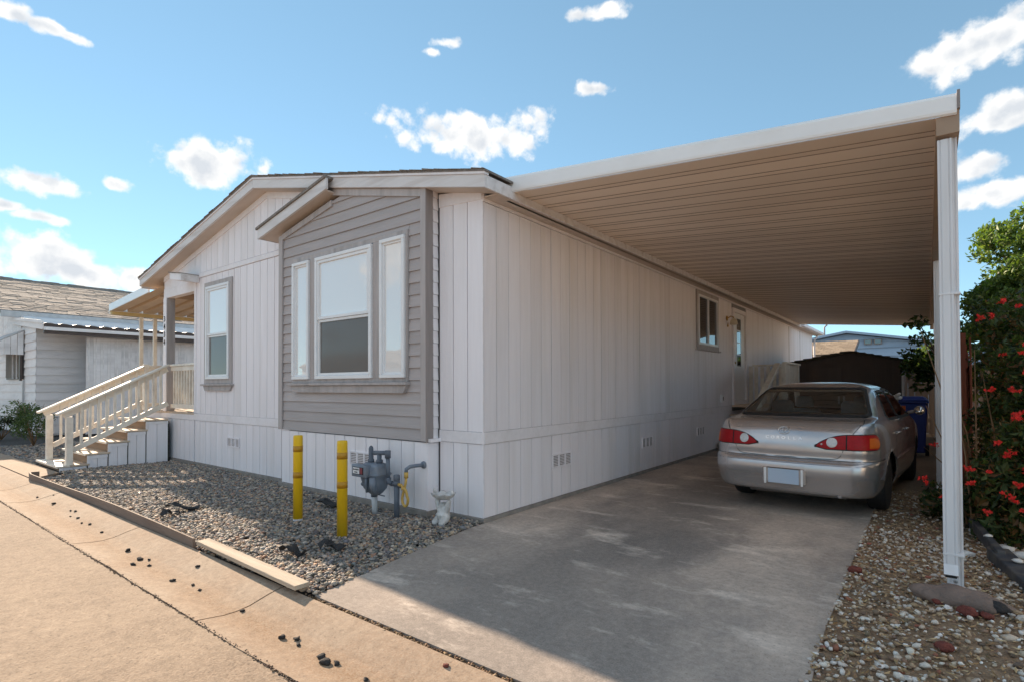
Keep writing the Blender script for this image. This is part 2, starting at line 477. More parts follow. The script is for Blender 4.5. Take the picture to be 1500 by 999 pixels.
# backing walls coloured for groove shade (the grooves between the boards show them)
mb = MB()
mb.box(-6.65, -.02, .012, .05, .0, ZW + .1)
mb.prism([(-8.0, 3.3), (-.02, 3.3), (-.02, 3.31), (GX, 4.16), (-8.0, 3.40)], 'y', .02, .06)
mb.box(-.05, -.012, .05, 19.28, 0, ZW + .08)
mb.box(-8.05, -6.65, .012, .05, .0, Z_B1)
mb.box(-8.05, -8.0, 2.55, 19.28, 0, ZW)
mb.box(-8.0, -.05, 19.2, 19.28, 0, ZW + .1)
mb.box(-8.0, -6.6, 2.5, 2.55, 0, ZW)
mb.box(-6.7, -6.652, .05, 2.5, 0, ZW)
mb.build('wall_core', groove_shade, home)

BW = .205
def boards_front(x0, x1, y, z0, z1, name='siding_board', n=None):
    n = n or max(1, round((x1 - x0) / BW)); w = (x1 - x0) / n
    me = MB().box(.0055, w - .0055, -.006, .014, 0, z1 - z0).mesh(name, white)
    for i in range(n):
        link(name, me, home, (x0 + i * w, y + random.uniform(-.0012, .0012), z0))
def boards_side(y0, y1, z0, z1, name='siding_board'):
    n = max(1, round((y1 - y0) / BW)); w = (y1 - y0) / n
    me = MB().box(-.014, .006, .004, w - .004, 0, z1 - z0).mesh(name, white)
    for i in range(n):
        link(name, me, home, (random.uniform(-.0012, .0012), y0 + i * w, z0))
boards_front(-6.63, -3.57, 0, Z_B1, 3.22)
boards_front(-6.63, -3.57, 0, .05, Z_B0, 'skirting_board')
boards_front(-8.05, -6.65, 0, .05, Z_B0, 'skirting_board')
boards_front(-.60, 0.0, 0, Z_B1, 3.24)
boards_front(-.60, 0.0, 0, .04, Z_B0, 'skirting_board')
boards_front(-3.48, -.62, -.16, .06, .76, 'skirting_board', 14)
# gable boards above the high band
x = -6.63
while x < -2.3:
    a, b = x + .005, min(x + BW, -2.3) - .005
    za, zb = roof_z(a) - .25, roof_z(b) - .25
    pts = [(a, 3.31), (b, 3.31), (b, zb), (a, za)]
    if a < GX < b: pts = [(a, 3.31), (b, 3.31), (b, zb), (GX, roof_z(GX) - .25), (a, za)]
    MB().prism(pts, 'y', -.006, .014).build('siding_board', white, home)
    x += BW
for y0, y1 in ((0.005, 1.215), (1.225, 2.435), (2.445, 3.655), (3.665, 4.875)):
    boards_side(y0, y1, Z_B1, 3.18)
    boards_side(y0, y1, .04, Z_B0, 'skirting_board')
far_u, far_l = MB(), MB()
y = 4.885
while y < 19.2:
    e = min(y + BW, 19.27)
    if not (8.5 < y < 9.75):
        far_u.box(-.014, .006, y + .004, e - .004, Z_B1, 3.18)
    far_l.box(-.014, .006, y + .004, e - .004, .04, Z_B0)
    y += BW
far_u.build('siding', white, home, kind='stuff')
far_l.build('skirting', white, home, kind='stuff')
# joint strips where sheets meet far along the side
for y in (14.85, 16.7):
    MB().box(.006, .014, y, y + .03, Z_B1, 3.18).build('joint_strip', greyt, home)
# bands and trims
MB().box(-6.65, -3.56, -.016, .01, Z_B0 + .004, Z_B1 - .004).build('band_board', trimw, home, .003)
MB().box(-.60, -.002, -.016, .01, Z_B0 + .004, Z_B1 - .004).build('band_board', trimw, home, .003)
MB().box(-8.05, -6.652, -.016, .01, Z_B0 + .004, Z_B1 - .004).build('band_board', trimw, home, .003)
MB().box(-.01, .016, 0.0, 8.5, Z_B0 + .004, Z_B1 - .004).build('band_board', trimw, home, .003)
MB().box(-.01, .016, 9.75, 19.27, Z_B0 + .004, Z_B1 - .004).build('band_board', trimw, home, .003)
MB().box(-.01, .018, 0.0, 19.27, 3.185, 3.262).build('frieze_board', trimw, home, .003)
MB().box(-6.65, -3.56, -.02, .01, 3.225, 3.30).build('frieze_board', trimw, home, .003)
MB().prism([(-.60, 3.24), (0, 3.205), (0, 3.30), (-.60, 3.38)], 'y', -.016, .01).build('frieze_board', trimw, home)
MB().box(-6.652, -6.58, -.022, .012, Z_B1, 3.22).build('corner_board', trimw, home, .003)
MB().box(-6.66, -6.645, -.02, .012, .05, Z_B0).build('corner_board', trimw, home)
MB().box(-.004, .010, -.008, .0, .04, 3.24).build('corner_board', trimw, home)
# concrete footing under the skirting
mb = MB()
mb.box(-8.07, -3.52, -.03, .05, -.1, .048)
mb.box(-3.52, -.60, -.195, .0, -.1, .055)
mb.box(-.60, .03, -.03, .05, -.1, .038)
mb.box(-.02, .03, .05, 19.3, -.1, .036)
mb.build('footing', concfoot, home)
# frieze under the main rake
def slanted(mb, x0, x1, d0, d1, y0, y1):
    pts = [(x0, roof_z(x0) - d1), (x1, roof_z(x1) - d1), (x1, roof_z(x1) - d0), (x0, roof_z(x0) - d0)]
    return mb.prism(pts, 'y', y0, y1)
slanted(MB(), -8.0, GX, .165, .255, -.024, .008).build('rake_frieze', trimw, home)
slanted(MB(), GX + .002, -3.2, .165, .255, -.024, .008).build('rake_frieze', trimw, home)

# ---- bay with lap boards
bx0, bx1, by = -3.52, -.62, -.17
mb = MB().box(bx0 + .02, bx1 - .01, by + .035, .0, .78, 3.30)
mb.prism([(bx0 + .02, 3.3), (bx1 - .01, 3.3), (bx1 - .01, 3.42), (-2.42, 3.66), (bx0 + .02, 3.42)], 'y', by + .035, 0)
mb.build('bay_core', darkin, home)
rows = []
z = .772
while z < 3.62:
    rows.append((z, z + .1275)); z += .1285
wx0, wx1, wz0, wz1 = -3.185, -.90, 1.40, 3.03
def bay_top(x):
    return min(3.385 + .20 * (x - bx0), 3.305 + .215 * (.227 - x) - .10)
for za, zb in rows:
    spans = [(bx0 + .085, bx1 - .085)]
    if za < wz1 and zb > wz0 + .01:
        if za >= wz0 - .06 and zb <= wz1 + .05 or True:
            spans = [(bx0 + .085, wx0 - .002), (wx1 + .002, bx1 - .085)]
            if za < wz0 - .0: 
                MB().add([(wx0, by - .004, za), (wx1, by - .004, za), (wx1, by + .008, wz0), (wx0, by + .008, wz0), (wx0, by + .03, za), (wx1, by + .03, za), (wx1, by + .03, wz0), (wx0, by + .03, wz0)],
                         [(0, 1, 2, 3), (1, 0, 4, 5), (0, 3, 7, 4), (2, 1, 5, 6), (3, 2, 6, 7)]).build('lap_board', grey, home)
            if zb > wz1:
                MB().add([(wx0, by - .002, wz1), (wx1, by - .002, wz1), (wx1, by + .008, zb), (wx0, by + .008, zb), (wx0, by + .03, wz1), (wx1, by + .03, wz1), (wx1, by + .03, zb), (wx0, by + .03, zb)],
                         [(0, 1, 2, 3), (1, 0, 4, 5), (0, 3, 7, 4), (2, 1, 5, 6), (3, 2, 6, 7)]).build('lap_board', grey, home)
    for a, b in spans:
        # clip by the sloping top
        N = 1 if zb < 3.38 else 24
        xs = [a + (b - a) * i / N for i in range(N + 1)]
        low = [(xx, za) for xx in xs if bay_top(xx) > za + .002]
        if len(low) < 2: continue
        top = [(xx, min(zb, bay_top(xx))) for xx, _ in low]
        fr = lambda p: by - .006 + .016 * (p[1] - za) / (zb - za)     # lap: bottom proud, top set back
        n = len(low)
        vs = [(p[0], fr(p), p[1]) for p in low] + [(p[0], fr(p), p[1]) for p in top]
        vs += [(p[0], by + .03, p[1]) for p in low] + [(p[0], by + .03, p[1]) for p in top]
        fs = []
        for i in range(n - 1):
            fs += [(i, i + 1, n + i + 1, n + i), (2 * n + i, 2 * n + i + 1, i + 1, i), (n + i, n + i + 1, 3 * n + i + 1, 3 * n + i)]
        fs += [(0, n, 3 * n, 2 * n), (2 * n - 1, n - 1, 3 * n - 1, 4 * n - 1)]
        MB().add(vs, fs).build('lap_board', grey, home)
MB().box(bx0 - .01, bx0 + .082, by - .022, .0, .772, 3.40).build('corner_trim', greyt, home, .004)
MB().box(bx1 - .083, bx1, by - .022, by + .03, .772, 3.46).build('corner_trim', greyt, home, .004)
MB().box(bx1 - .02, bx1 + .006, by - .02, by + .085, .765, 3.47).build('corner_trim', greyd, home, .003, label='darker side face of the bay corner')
# white lap strip on the bay's return
z = .772
while z < 3.4:
    MB().add([(bx1 + .004, by + .087, z), (bx1 + .004, -.008, z), (bx1 - .006, -.008, z + .126), (bx1 - .006, by + .087, z + .126), (bx1 - .02, by + .087, z), (bx1 - .02, -.008, z)],
             [(0, 1, 2, 3), (0, 4, 5, 1)]).build('return_lap', trimw, home)
    z += .1285
MB().box(bx1 - .02, bx1 + .003, by + .005, -.008, .05, .755).build('return_panel', white, home)
MB().box(bx1 - .004, bx1 + .045, by + .01, -.004, .765, .80).build('return_ledge', trimw, home)
# bay eave
def bz(x): return 3.535 + .205 * (x + 3.84)
def slab(x0, x1, d0, d1, y0, y1, mat, name, f=bz):
    return MB().prism([(x0, f(x0) - d1), (x1, f(x1) - d1), (x1, f(x1) - d0), (x0, f(x0) - d0)], 'y', y0, y1).build(name, mat, home)
slab(-3.84, -2.2, .02, .15, -.33, -.30, fascia_m, 'bay_fascia')
slab(-3.86, -2.2, -.012, .018, -.35, .0, shing, 'bay_roof')
slab(-3.83, -2.25, .13, .148, -.298, .0, soffit_m, 'bay_soffit')
slab(-3.835, -3.815, .02, .148, -.298, .0, fascia_m, 'bay_fascia')
def bfz(x): return 3.385 + .20 * (x - bx0)
slab(bx0 + .08, -2.30, 0, .075, by - .02, by + .02, greyt, 'bay_rake_board', lambda x: bfz(x) + .012)
slanted(MB(), -2.40, bx1 - .083, .17, .25, by - .02, by + .02).build('bay_rake_board', greyt, home)

# ---- roof
def roofslab(x0, x1, d0, d1, y0, y1, mat, name):
    return MB().prism([(x0, roof_z(x0) - d1), (x1, roof_z(x1) - d1), (x1, roof_z(x1) - d0), (x0, roof_z(x0) - d0)], 'y', y0, y1).build(name, mat, home)
for x0, x1 in ((LX - .02, GX - .001), (GX + .001, RX + .02)):
    roofslab(x0, x1, .0, .018, YF - .05, YE, shing, 'roof')
for x0, x1 in ((LX - .008, GX - .001), (GX + .001, RX + .008)):
    roofslab(x0, x1, .019, .043, YF - .042, YF + .02, trimw, 'drip_edge')
for x0, x1 in ((LX, GX - .002), (GX + .002, RX)):
    roofslab(x0, x1, .045, .165, YF - .03, YF, fascia_m, 'fascia_board')
roofslab(LX + .02, GX, .15, .166, YF + .001, 2.5, soffit_m, 'soffit')
roofslab(GX, RX - .022, .15, .166, YF + .001, .0, soffit_m, 'soffit')
MB().box(RX - .02, RX, YF + .001, YE, ZR - .165, ZR - .045).build('fascia_board', fascia_m, home)
MB().box(LX, LX + .02, YF + .001, YE, ZL - .2, ZL - .045).build('fascia_board', fascia_m, home)
MB().box(0.019, RX - .022, 0.002, YE, ZR - .163, ZR - .148).build('soffit', soffit_m, home)
# shingle butts along the front rake
mb = MB()
for x0, x1 in ((LX, GX), (GX, RX + .02)):
    x = x0
    while x < x1 - .02:
        w = random.uniform(.12, .2); e = min(x + w, x1)
        h = random.uniform(.006, .020)
        dy = random.uniform(-.02, .0)
        pts = [(x, roof_z(x) + .001), (e, roof_z(e) + .001), (e, roof_z(e) + h * .4), (x, roof_z(x) + h)]
        mb.prism(pts, 'y', YF - .055 + dy, .3)
        x = e + .004
mb.build('shingle_edge', shing, home, kind='stuff')
# gutter at the far part of the right eave
MB().box(RX + .003, RX + .10, 15.7, YE, ZR - .15, ZR - .05).build('gutter', trimw, home, .01)
MB().tube([(.16, 19.4, 3.2), (.06, 19.33, 3.0), (.06, 19.33, .1)], .035, 8).build('downspout', trimw, home)
# small eave return by the porch
MB().prism([(-6.95, 3.33), (-6.48, 3.26), (-6.48, 3.145), (-6.95, 3.215)], 'y', -.30, -.02).build('eave_return', trimw, home)
MB().box(-6.479, -6.466, -.305, -.018, 3.14, 3.262).build('eave_return', fascia_m, home)
MB().prism([(-6.98, 3.35), (-6.46, 3.272), (-6.46, 3.262), (-6.98, 3.335)], 'y', -.32, -.018).build('eave_return_cap', shing, home)
# ---- porch recess
MB().box(-8.02, -6.66, -.015, .11, 3.02, 3.20).build('porch_beam', trimw, home, .004)
MB().prism([(-8.02, 3.2), (-6.64, 3.2), (-6.64, 3.66), (-8.02, 3.40)], 'y', -.004, .03).build('porch_gable_board', trimw, home)
MB().box(-8.6, -6.66, .12, 2.5, 3.14, 3.16).build('porch_ceiling', riserw, home)
pp = MB().box(-7.985, -7.845, -.02, .12, .90, 3.02).build('porch_post', greyt, home, .004)  # side's shade put into the post's grey; its front gets a white sheet
pw = MB().box(-7.986, -7.844, -.034, -.021, .90, 3.02).build('pale_post_front', trimw, pp)
NUMS = (2.62, 2.475, 2.33, 2.185)
for ch, zc in zip("3434", NUMS):
    R = Matrix.Translation((-7.92, -.037, zc)) @ Matrix.Rotation(math.pi / 2, 4, 'X')
    text_mesh('house_number', ch, .15, .003, blackm, pp, R)
pf = MB()
for i in range(16):
    pass
for i in range(17):
    MB().box(-8.88 + i * .131, -8.88 + i * .131 + .124, -.02, 2.45, .865, .898).build('deck_board', woodstep, home)
MB().box(-8.88, -8.06, .0, .03, .0, .86).build('deck_skirt', white, home)
rl = MB()
MB().box(-7.84, -6.66, .02, .11, 1.735, 1.775).build('porch_rail_cap', raily, home, .004)
MB().box(-7.84, -6.66, .045, .085, 1.65, 1.733).build('porch_rail', raily, home)
MB().box(-7.84, -6.66, .045, .085, .955, 1.035).build('porch_rail', raily, home)
bm = MB().box(-.018, .018, .047, .083, 1.036, 1.649).mesh('baluster', raily)
for i in range(9):
    link('baluster', bm, home, (-7.72 + i * .12, 0, 0))

# ---- windows:  local frame u (along wall), v (up), n (out of the wall)
def T_front(Y): return lambda u, n, v: (u, Y - n, v)
def T_side(X): return lambda u, n, v: (X + n, u, v)
def ubox(mb, T, u0, u1, v0, v1, n0, n1): return mb.box(u0, u1, n0, n1, v0, v1, tf=T)
def ring(T, u0, u1, v0, v1, w, n0, n1, mat, name, parent, bevel=0):
    mb = MB()
    ubox(mb, T, u0, u1, v1 - w, v1, n0, n1); ubox(mb, T, u0, u1, v0, v0 + w, n0, n1)
    ubox(mb, T, u0, u0 + w, v0 + w, v1 - w, n0, n1); ubox(mb, T, u1 - w, u1, v0 + w, v1 - w, n0, n1)
    return mb.build(name, mat, parent, bevel)
def double_hung(T, u0, u1, v0, v1, vm, n=.0):
    w = ring(T, u0, u1, v0, v1, .045, n, n + .05, vinyl, 'window', home, .005)
    ubox(MB(), T, u0 + .046, u1 - .046, vm, v1 - .046, n + .012, n + .02).build('pane', pane_bright, w)
    ring(T, u0 + .047, u1 - .047, vm - .012, v1 - .047, .032, n + .02, n + .04, vinyl, 'sash', w)
    ring(T, u0 + .047, u1 - .047, v0 + .047, vm - .015, .03, n + .008, n + .024, vinyl, 'sash', w)
    ubox(MB(), T, u0 + .046, u1 - .046, v0 + .046, vm - .013, n + .002, n + .008).build('screen_pane', pane_screen, w)
    return w
def fixed_pane(T, u0, u1, v0, v1, n=.0):
    w = ring(T, u0, u1, v0, v1, .042, n, n + .05, vinyl, 'window', home, .005)
    ring(T, u0 + .043, u1 - .043, v0 + .043, v1 - .043, .02, n + .005, n + .03, vinyl, 'sash', w)
    ubox(MB(), T, u0 + .044, u1 - .044, v0 + .044, v1 - .044, n + .004, n + .012).build('pane', pane_bright, w)
    return w
TB = T_front(by)
# grey surround of the bay window
mb = MB()
ubox(mb, TB, wx0, wx1, 2.975, wz1, -.03, .022)
ubox(mb, TB, wx0, wx1, 1.395, 1.44, -.03, .022)
ubox(mb, TB, wx0, wx0 + .03, 1.44, 2.975, -.03, .022)
ubox(mb, TB, -2.765, -2.62, 1.44, 2.975, -.03, .022)
ubox(mb, TB, -1.49, -1.345, 1.44, 2.975, -.03, .022)
ubox(mb, TB, -.93, wx1, 1.44, 2.975, -.03, .022)
mb.build('window_surround', greyt, home, .003)
fixed_pane(TB, -3.155, -2.765, 1.44, 2.965, .0)
double_hung(TB, -2.62, -1.49, 1.44, 2.965, 2.19, .0)
fixed_pane(TB, -1.345, -.93, 1.44, 2.975, .0)
mb = MB()
ubox(mb, TB, wx0 - .03, wx1 + .02, 1.362, 1.394, -.01, .075)
mb.build('window_sill', greyt, home, .004)
MB().prism([(wx0 + .0, 1.36), (wx1 + .01, 1.36), (wx1 - .05, 1.275), (wx0 + .05, 1.275)], 'y', by - .045, by).build('window_apron', greyt, home)
TF = T_front(0)
ring(TF, -6.235, -5.245, 1.40, 3.10, .075, -.01, .028, greyt, 'window_surround', home, .003)
double_hung(TF, -6.155, -5.325, 1.475, 3.025, 2.215, .0)
MB().box(-6.29, -5.20, -.07, .0, 1.37, 1.398).build('window_sill', greyt, home, .004)
MB().prism([(-6.24, 1.368), (-5.23, 1.368), (-5.29, 1.285), (-6.18, 1.285)], 'y', -.04, .0).build('window_apron', greyt, home)
TS = T_side(0)
ring(TS, 6.2, 7.56, 2.05, 3.17, .08, -.01, .03, greyt, 'window_surround', home, .003)
w = ring(TS, 6.28, 7.48, 2.13, 3.09, .04, 0, .045, vinyl, 'window', home)
ubox(MB(), TS, 6.32, 7.44, 2.17, 3.05, .004, .012).build('pane', pane_dark, w)
ubox(MB(), TS, 6.86, 6.90, 2.17, 3.05, .012, .04).build('sash', vinyl, w)
MB().box(0, .06, 6.16, 7.6, 2.02, 2.048).build('window_sill', greyt, home)
# vents in the skirting
def vent(T, u0, u1, v0, v1):
    f = ring(T, u0, u1, v0, v1, .012, .004, .022, white, 'foundation_vent', home)
    ubox(MB(), T, u0 + .01, u1 - .01, v0 + .01, v1 - .01, .006, .0085).build('vent_screen', greyd, f)
    du = (u1 - u0) / 3
    for i in (1, 2):
        ubox(MB(), T, u0 + du * i - .012, u0 + du * i + .012, v0 + .012, v1 - .012, .009, .02).build('vent_bar', white, f)
    sl = MB()
    k = int((v1 - v0) / .018)
    for j in range(1, k):
        v = v0 + (v1 - v0) * j / k
        ubox(sl, T, u0 + .012, u1 - .012, v - .0035, v + .0035, .009, .015)
    sl.build('vent_grille', white, f)
vent(TS, 1.22, 1.64, .38, .545)
vent(TS, 3.72, 4.12, .38, .545)
vent(TS, 6.2, 6.62, .38, .545)
vent(TF, -5.40, -5.0, .395, .545)
vent(T_front(-.16), -1.93, -1.53, .43, .585)
# side door
ring(TS, 8.55, 9.72, .90, 3.08, .09, -.01, .05, trimw, 'door_frame', home)
d = MB().box(-.04, .004, 8.64, 9.63, .92, 2.99).build('door', vinyl, home)
ring(TS, 8.93, 9.33, 1.75, 2.9, .03, .004, .014, vinyl, 'door_lite_frame', d)
MB().box(.0045, .008, 8.96, 9.30, 1.78, 2.87).build('pane', pane_dark, d)
for k in range(3):
    MB().box(.0085, .013, 8.96, 9.30, 2.03 + k * .28, 2.05 + k * .28).build('glazing_bar', vinyl, d)
MB().lathe([(.0, 0), (.03, .01), (.03, .04), (.0, .05)], (.004, 8.72, 1.85), 10, 'x').build('door_knob', brass, d)
# wall lamp beside the door
lm = MB().lathe([(.0, 0), (.055, .002), (.055, .018), (.03, .03), (.0, .034)], (.008, 8.18, 2.80), 14, 'x').build('wall_lamp', brass, home)
MB().tube([(.03, 8.18, 2.80), (.10, 8.18, 2.84), (.15, 8.18, 2.82), (.16, 8.18, 2.78)], .012, 8).build('lamp_arm', brass, lm)
MB().lathe([(.03, 0), (.07, -.05), (.085, -.13), (.06, -.14)], (.16, 8.18, 2.79), 14).build('lamp_shade', frost, lm)
MB().lathe([(.0, 0), (.02, .03), (.012, .06), (.0, .12)], (.035, 8.18, 2.60), 8).build('lamp_finial', brass, lm)
MB().box(.007, .05, 7.68, 7.80, .98, 1.14).build('outlet_cover', metalw, home, .005)
MB().box(.05, .055, 7.71, 7.77, 1.02, 1.10).build('outlet_cover', greyd, home)

# ------------------------------------------------------------------ carport
cp = thing('carport', (3.0, 8, 0), 'white metal carport roof on fluted posts over the driveway beside the home', 'carport')
CY0, CY1, CX0, CX1 = .20, 15.65, .135, 3.64
def cz(x): return 3.300 + (3.005 - 3.300) * (x - .114) / (3.653 - .114)     # underside of the pans
PW = .3095
prof = [(0, 0), (.196, 0), (.199, .022), (.207, .022), (.210, 0), (.284, 0), (.287, .022), (.295, .022), (.298, 0), (PW, 0), (PW, .004), (PW + .03, .004)]
vs, fs = [], []
for x in (CX0 + .02, CX1 - .06):
    vs += [(x, p[0], cz(x) + p[1]) for p in prof]
n = len(prof)
fs = [(i + 1, i, n + i, n + i + 1) for i in range(n - 1)]
pan = MB().add(vs, fs).mesh('roof_pan', pan_m)
rib_shade_m = pmat('brown_rib_shade', (.43, .31, .22), (.34, .24, .17), .7, 30, bump=.1, vary=.05)  # dark strips added under the pans, painting in the shade of the ribs
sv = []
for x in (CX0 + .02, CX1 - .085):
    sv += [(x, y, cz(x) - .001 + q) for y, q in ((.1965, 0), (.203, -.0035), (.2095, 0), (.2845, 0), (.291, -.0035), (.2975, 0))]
rib_shade_me = MB().add(sv, [(0, 1, 7, 6), (1, 2, 8, 7), (3, 4, 10, 9), (4, 5, 11, 10)]).mesh('rib_shade_strip', rib_shade_m)
k = 0
while CY0 + .03 + (k + 1) * PW < CY1:
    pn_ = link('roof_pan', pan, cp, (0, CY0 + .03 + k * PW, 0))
    link('rib_shade_strip', rib_shade_me, pn_)
    k += 1
yend = CY0 + .03 + k * PW
def fz(x, a): return cz(x) + a
fp = MB()
prf = [(0, -.010), (-.012, .0), (-.016, .02), (-.016, .125), (-.006, .148), (.006, .15), (.006, -.006)]
vsx = []
for x, hk in ((CX0 - .02, 1.02), (CX1 + .018, .80)):
    vsx += [(x, CY0 + p[0], cz(x) + p[1] * (hk if p[1] > 0 else 1)) for p in prf]
m = len(prf)
fp.add(vsx, [(i, (i + 1) % m, m + (i + 1) % m, m + i) for i in range(m)] + [tuple(range(m))[::-1], tuple(range(m, 2 * m))])
fp.build('front_fascia', metalw, cp)
MB().add([(x, y, cz(x) + a) for y in (yend, yend + .02) for x, a in ((CX0, -.01), (CX1, -.01), (CX1, .15), (CX0, .15))],
         [(0, 1, 2, 3), (7, 6, 5, 4), (0, 4, 5, 1), (3, 2, 6, 7), (0, 3, 7, 4), (1, 5, 6, 2)]).build('rear_fascia', metalw, cp)
MB().box(CX0, CX0 + .03, CY0 + .02, yend - .02, 3.215, 3.285).build('hanger_rail', tanm, cp)
zb_ = cz(CX1)
bmw = MB()
bmw.prism([(CX1 - .082, zb_ - .115), (CX1 + .03, zb_ - .115), (CX1 + .032, zb_ + .11), (CX1 + .022, zb_ + .11), (CX1 + .017, zb_ - .004), (CX1 - .082, zb_ - .002)], 'y', CY0 + .008, yend)
bmw.build('gutter_beam', tanm, cp)
MB().box(CX1 + .019, CX1 + .034, CY0 - .022, CY0 + .02, zb_ + .02, zb_ + .132).build('gutter_end_cap', greyd, cp)
zt_ = zb_ - .116
def fluted(x0, x1, y0, y1, z0, z1, mb):
    # square post whose faces carry two shallow flutes
    def side(a, b):
        t = [0, .12, .2, .28, .44, .5, .56, .72, .8, .88, 1]
        d = [0, 0, 1, 0, 0, 0, 0, 0, 1, 0, 0]
        return [(a + (b - a) * q, dd * .006) for q, dd in zip(t, d)]
    pts = [(x, y0 + e) for x, e in side(x0, x1)] + [(x1 - e, y) for y, e in side(y0, y1)][1:]
    pts += [(x, y1 - e) for x, e in side(x1, x0)][1:] + [(x0 + e, y) for y, e in side(y1, y0)][1:-1]
    return mb.prism(pts, 'z', z0, z1)
for i, (px, py_, zg) in enumerate(((3.62, .33, .075), (3.625, 4.55, .0), (3.66, 9.0, .0), (3.66, 13.4, 0))):
    ps = fluted(px - .04, px + .04, py_ - .04, py_ + .04, zg, zt_, MB()).build('post', postm, cp)
    if i < 2:
        zl = zg + (.075 if i == 0 else .0)
        dsp = fluted(px - .058, px + .012, py_ - .10, py_ - .043, zl + .09, zt_ - .02, MB()).build('downspout', postm, cp)
        mb = MB()
        mb.prism([(py_ - .10, zl + .09), (py_ - .043, zl + .09), (py_ - .085, zl + .01), (py_ - .135, zl + .035)], 'x', px - .058, px + .012)
        mb.build('spout_elbow', postm, dsp)
        MB().prism([(py_ - .128, zl + .028), (py_ - .093, zl + .008), (py_ - .0945, zl + .006), (py_ - .131, zl + .0255)], 'x', px - .051, px + .005).build('spout_opening', blackm, dsp)
        for zz in (zg + .22, 1.9):
            MB().box(px - .061, px + .043, py_ - .103, py_ + .0, zz, zz + .012).build('strap', postm, dsp)
    MB().box(px - .07, px + .07, py_ - .06, py_ + .06, zg, zg + .004).build('foot_plate', galv, cp)
    MB().lathe([(.0, 0), (.012, 0), (.012, .01), (0, .012)], (px + .0, py_ - .045, zg + .05), 6, 'y').build('bolt', galv, cp)

# ------------------------------------------------------------------ porch awning
aw = thing('porch_awning', (-9.7, 2.5, 0), 'tan ribbed metal awning over the porch deck at left end of the home', 'awning')
AX0, AX1, AY0 = -10.95, -8.0, -.06
def az_(x): return 3.04 + .22 * (x - AX0) / (AX1 - AX0) if x <= AX1 else 3.26
aprof = [(0, 0), (.206, 0), (.214, .055), (.224, .06), (.286, .06), (.296, .055), (.3045, 0), (PW, 0)]
n = len(aprof)
vs = []
for x in (AX0 + .05, AX1 - .02):
    vs += [(x, p[0], az_(x) + p[1]) for p in aprof]
apan = MB().add(vs, [(i + 1, i, n + i, n + i + 1) for i in range(n - 1)]).mesh('awning_pan', awn_m)
for k in range(13):
    link('awning_pan', apan, aw, (0, AY0 + .02 + k * PW, 0))
MB().add([(x, y, az_(x) + a) for y in (AY0 - .01, AY0 + .012) for x, a in ((AX0, -.005), (-8.63, -.005), (-8.63, .15), (AX0, .15))],
         [(0, 1, 2, 3), (7, 6, 5, 4), (0, 4, 5, 1), (3, 2, 6, 7), (0, 3, 7, 4), (1, 5, 6, 2)]).build('front_fascia', metalw, aw)
MB().box(AX0 + .0, AX0 + .08, AY0 + .013, 4.0, 2.955, 3.035).build('edge_beam', yelbeam, aw)
MB().box(AX0 - .02, AX0 - .001, AY0 - .01, 4.0, 2.97, 3.19).build('edge_gutter', metalw, aw)
for yy in (.50, .78, 3.6):
    MB().box(AX0 + .01, AX0 + .075, yy, yy + .07, .0, 2.954).build('post', raily, aw)

# ------------------------------------------------------------------ front steps
st = thing('front_steps', (-8.2, -.8, 0), 'cream wooden porch steps with sloping handrails and white boarded side', 'steps')
SX0, SX1 = -8.90, -7.55
TOPS = [.085, .25, .42, .595, .765]
YS = [-1.66, -1.30, -1.015, -.73, -.455, -.10]
for i, zt in enumerate(TOPS):
    y0, y1 = YS[i], YS[i + 1]
    zlow = TOPS[i - 1] if i else 0
    MB().box(SX0 + .0, SX1 + .0, y0 + .012, y0 + .03, max(zlow - .03, 0) if i == 0 else zlow + .002, zt - .032).build('riser', riserw, st)
    e = -.02
    MB().box(SX0 - .01, SX1 + .02, y0 + e, y0 + .14, zt - .03, zt).build('tread', raily if i == 0 else woodstep, st, .004)
    MB().box(SX0 - .01, SX1 + .02, y0 + .146, y1 + (.03 if i < 4 else .0), zt - .03, zt).build('tread', woodstep, st, .004)
    MB().box(SX0 - .012, SX1 + .022, y0 - .03, y0 + e - .001, zt - .034, zt + .002).build('nosing', raily, st, .003)
    # side cladding
    nb = 2
    w = (y1 - y0) / nb
    for q in range(nb):
        MB().box(SX1 - .02, SX1, y0 + q * w + .014 * (q == 0) + .003, y0 + (q + 1) * w - .003, -.02, zt - .034).build('side_board', white, st)
    MB().box(SX1 + .001, SX1 + .014, y0 + .0, y0 + .05, (zlow + .002 if i else -.02), zt - .034).build('side_trim', trimw, st)
    if i: MB().box(SX1 + .001, SX1 + .012, y0 + .051, y1 - .001, zt - .085, zt - .034).build('side_trim', trimw, st)
mbc = MB()
for i, zt in enumerate(TOPS):
    mbc.box(SX0 + .03, SX1 - .025, YS[i] + .035, YS[i + 1] + .03, -.02, zt - .04)
mbc.build('dark_fill', darkin, st)  # dark fill added to stop light showing between the side boards
def handrail(X):
    bo = MB().box(X - .045, X + .045, -1.57, -1.48, .086, .87).build('newel_post', raily, st, .004)
    s_ = (1.745 - .92) / (1.67 - .10)
    za = lambda y: .92 + s_ * (y + 1.67)
    MB().bar((X, -1.69, za(-1.69)), (X, -.09, za(-.09)), .14, .035).build('handrail_cap', raily, st, .004)
    MB().bar((X - .03, -1.60, za(-1.60) - .068), (X - .03, -.09, za(-.09) - .068), .035, .10).build('handrail_board', raily, st, .003)
    MB().bar((X, -1.478, za(-1.478) - .70), (X, -.09, za(-.09) - .70), .04, .085).build('bottom_rail', raily, st, .003)
    bme = MB().box(-.017, .017, -.017, .017, -.0, .655).mesh('baluster', raily)
    for k in range(11):
        y = -1.365 + k * .116
        link('baluster', bme, st, (X, y, za(y) - .70))
handrail(-7.60)
handrail(-8.82)
MB().box(-8.865, -8.775, -.09, .0, .9, 1.80).build('newel_post', raily, st, .004)
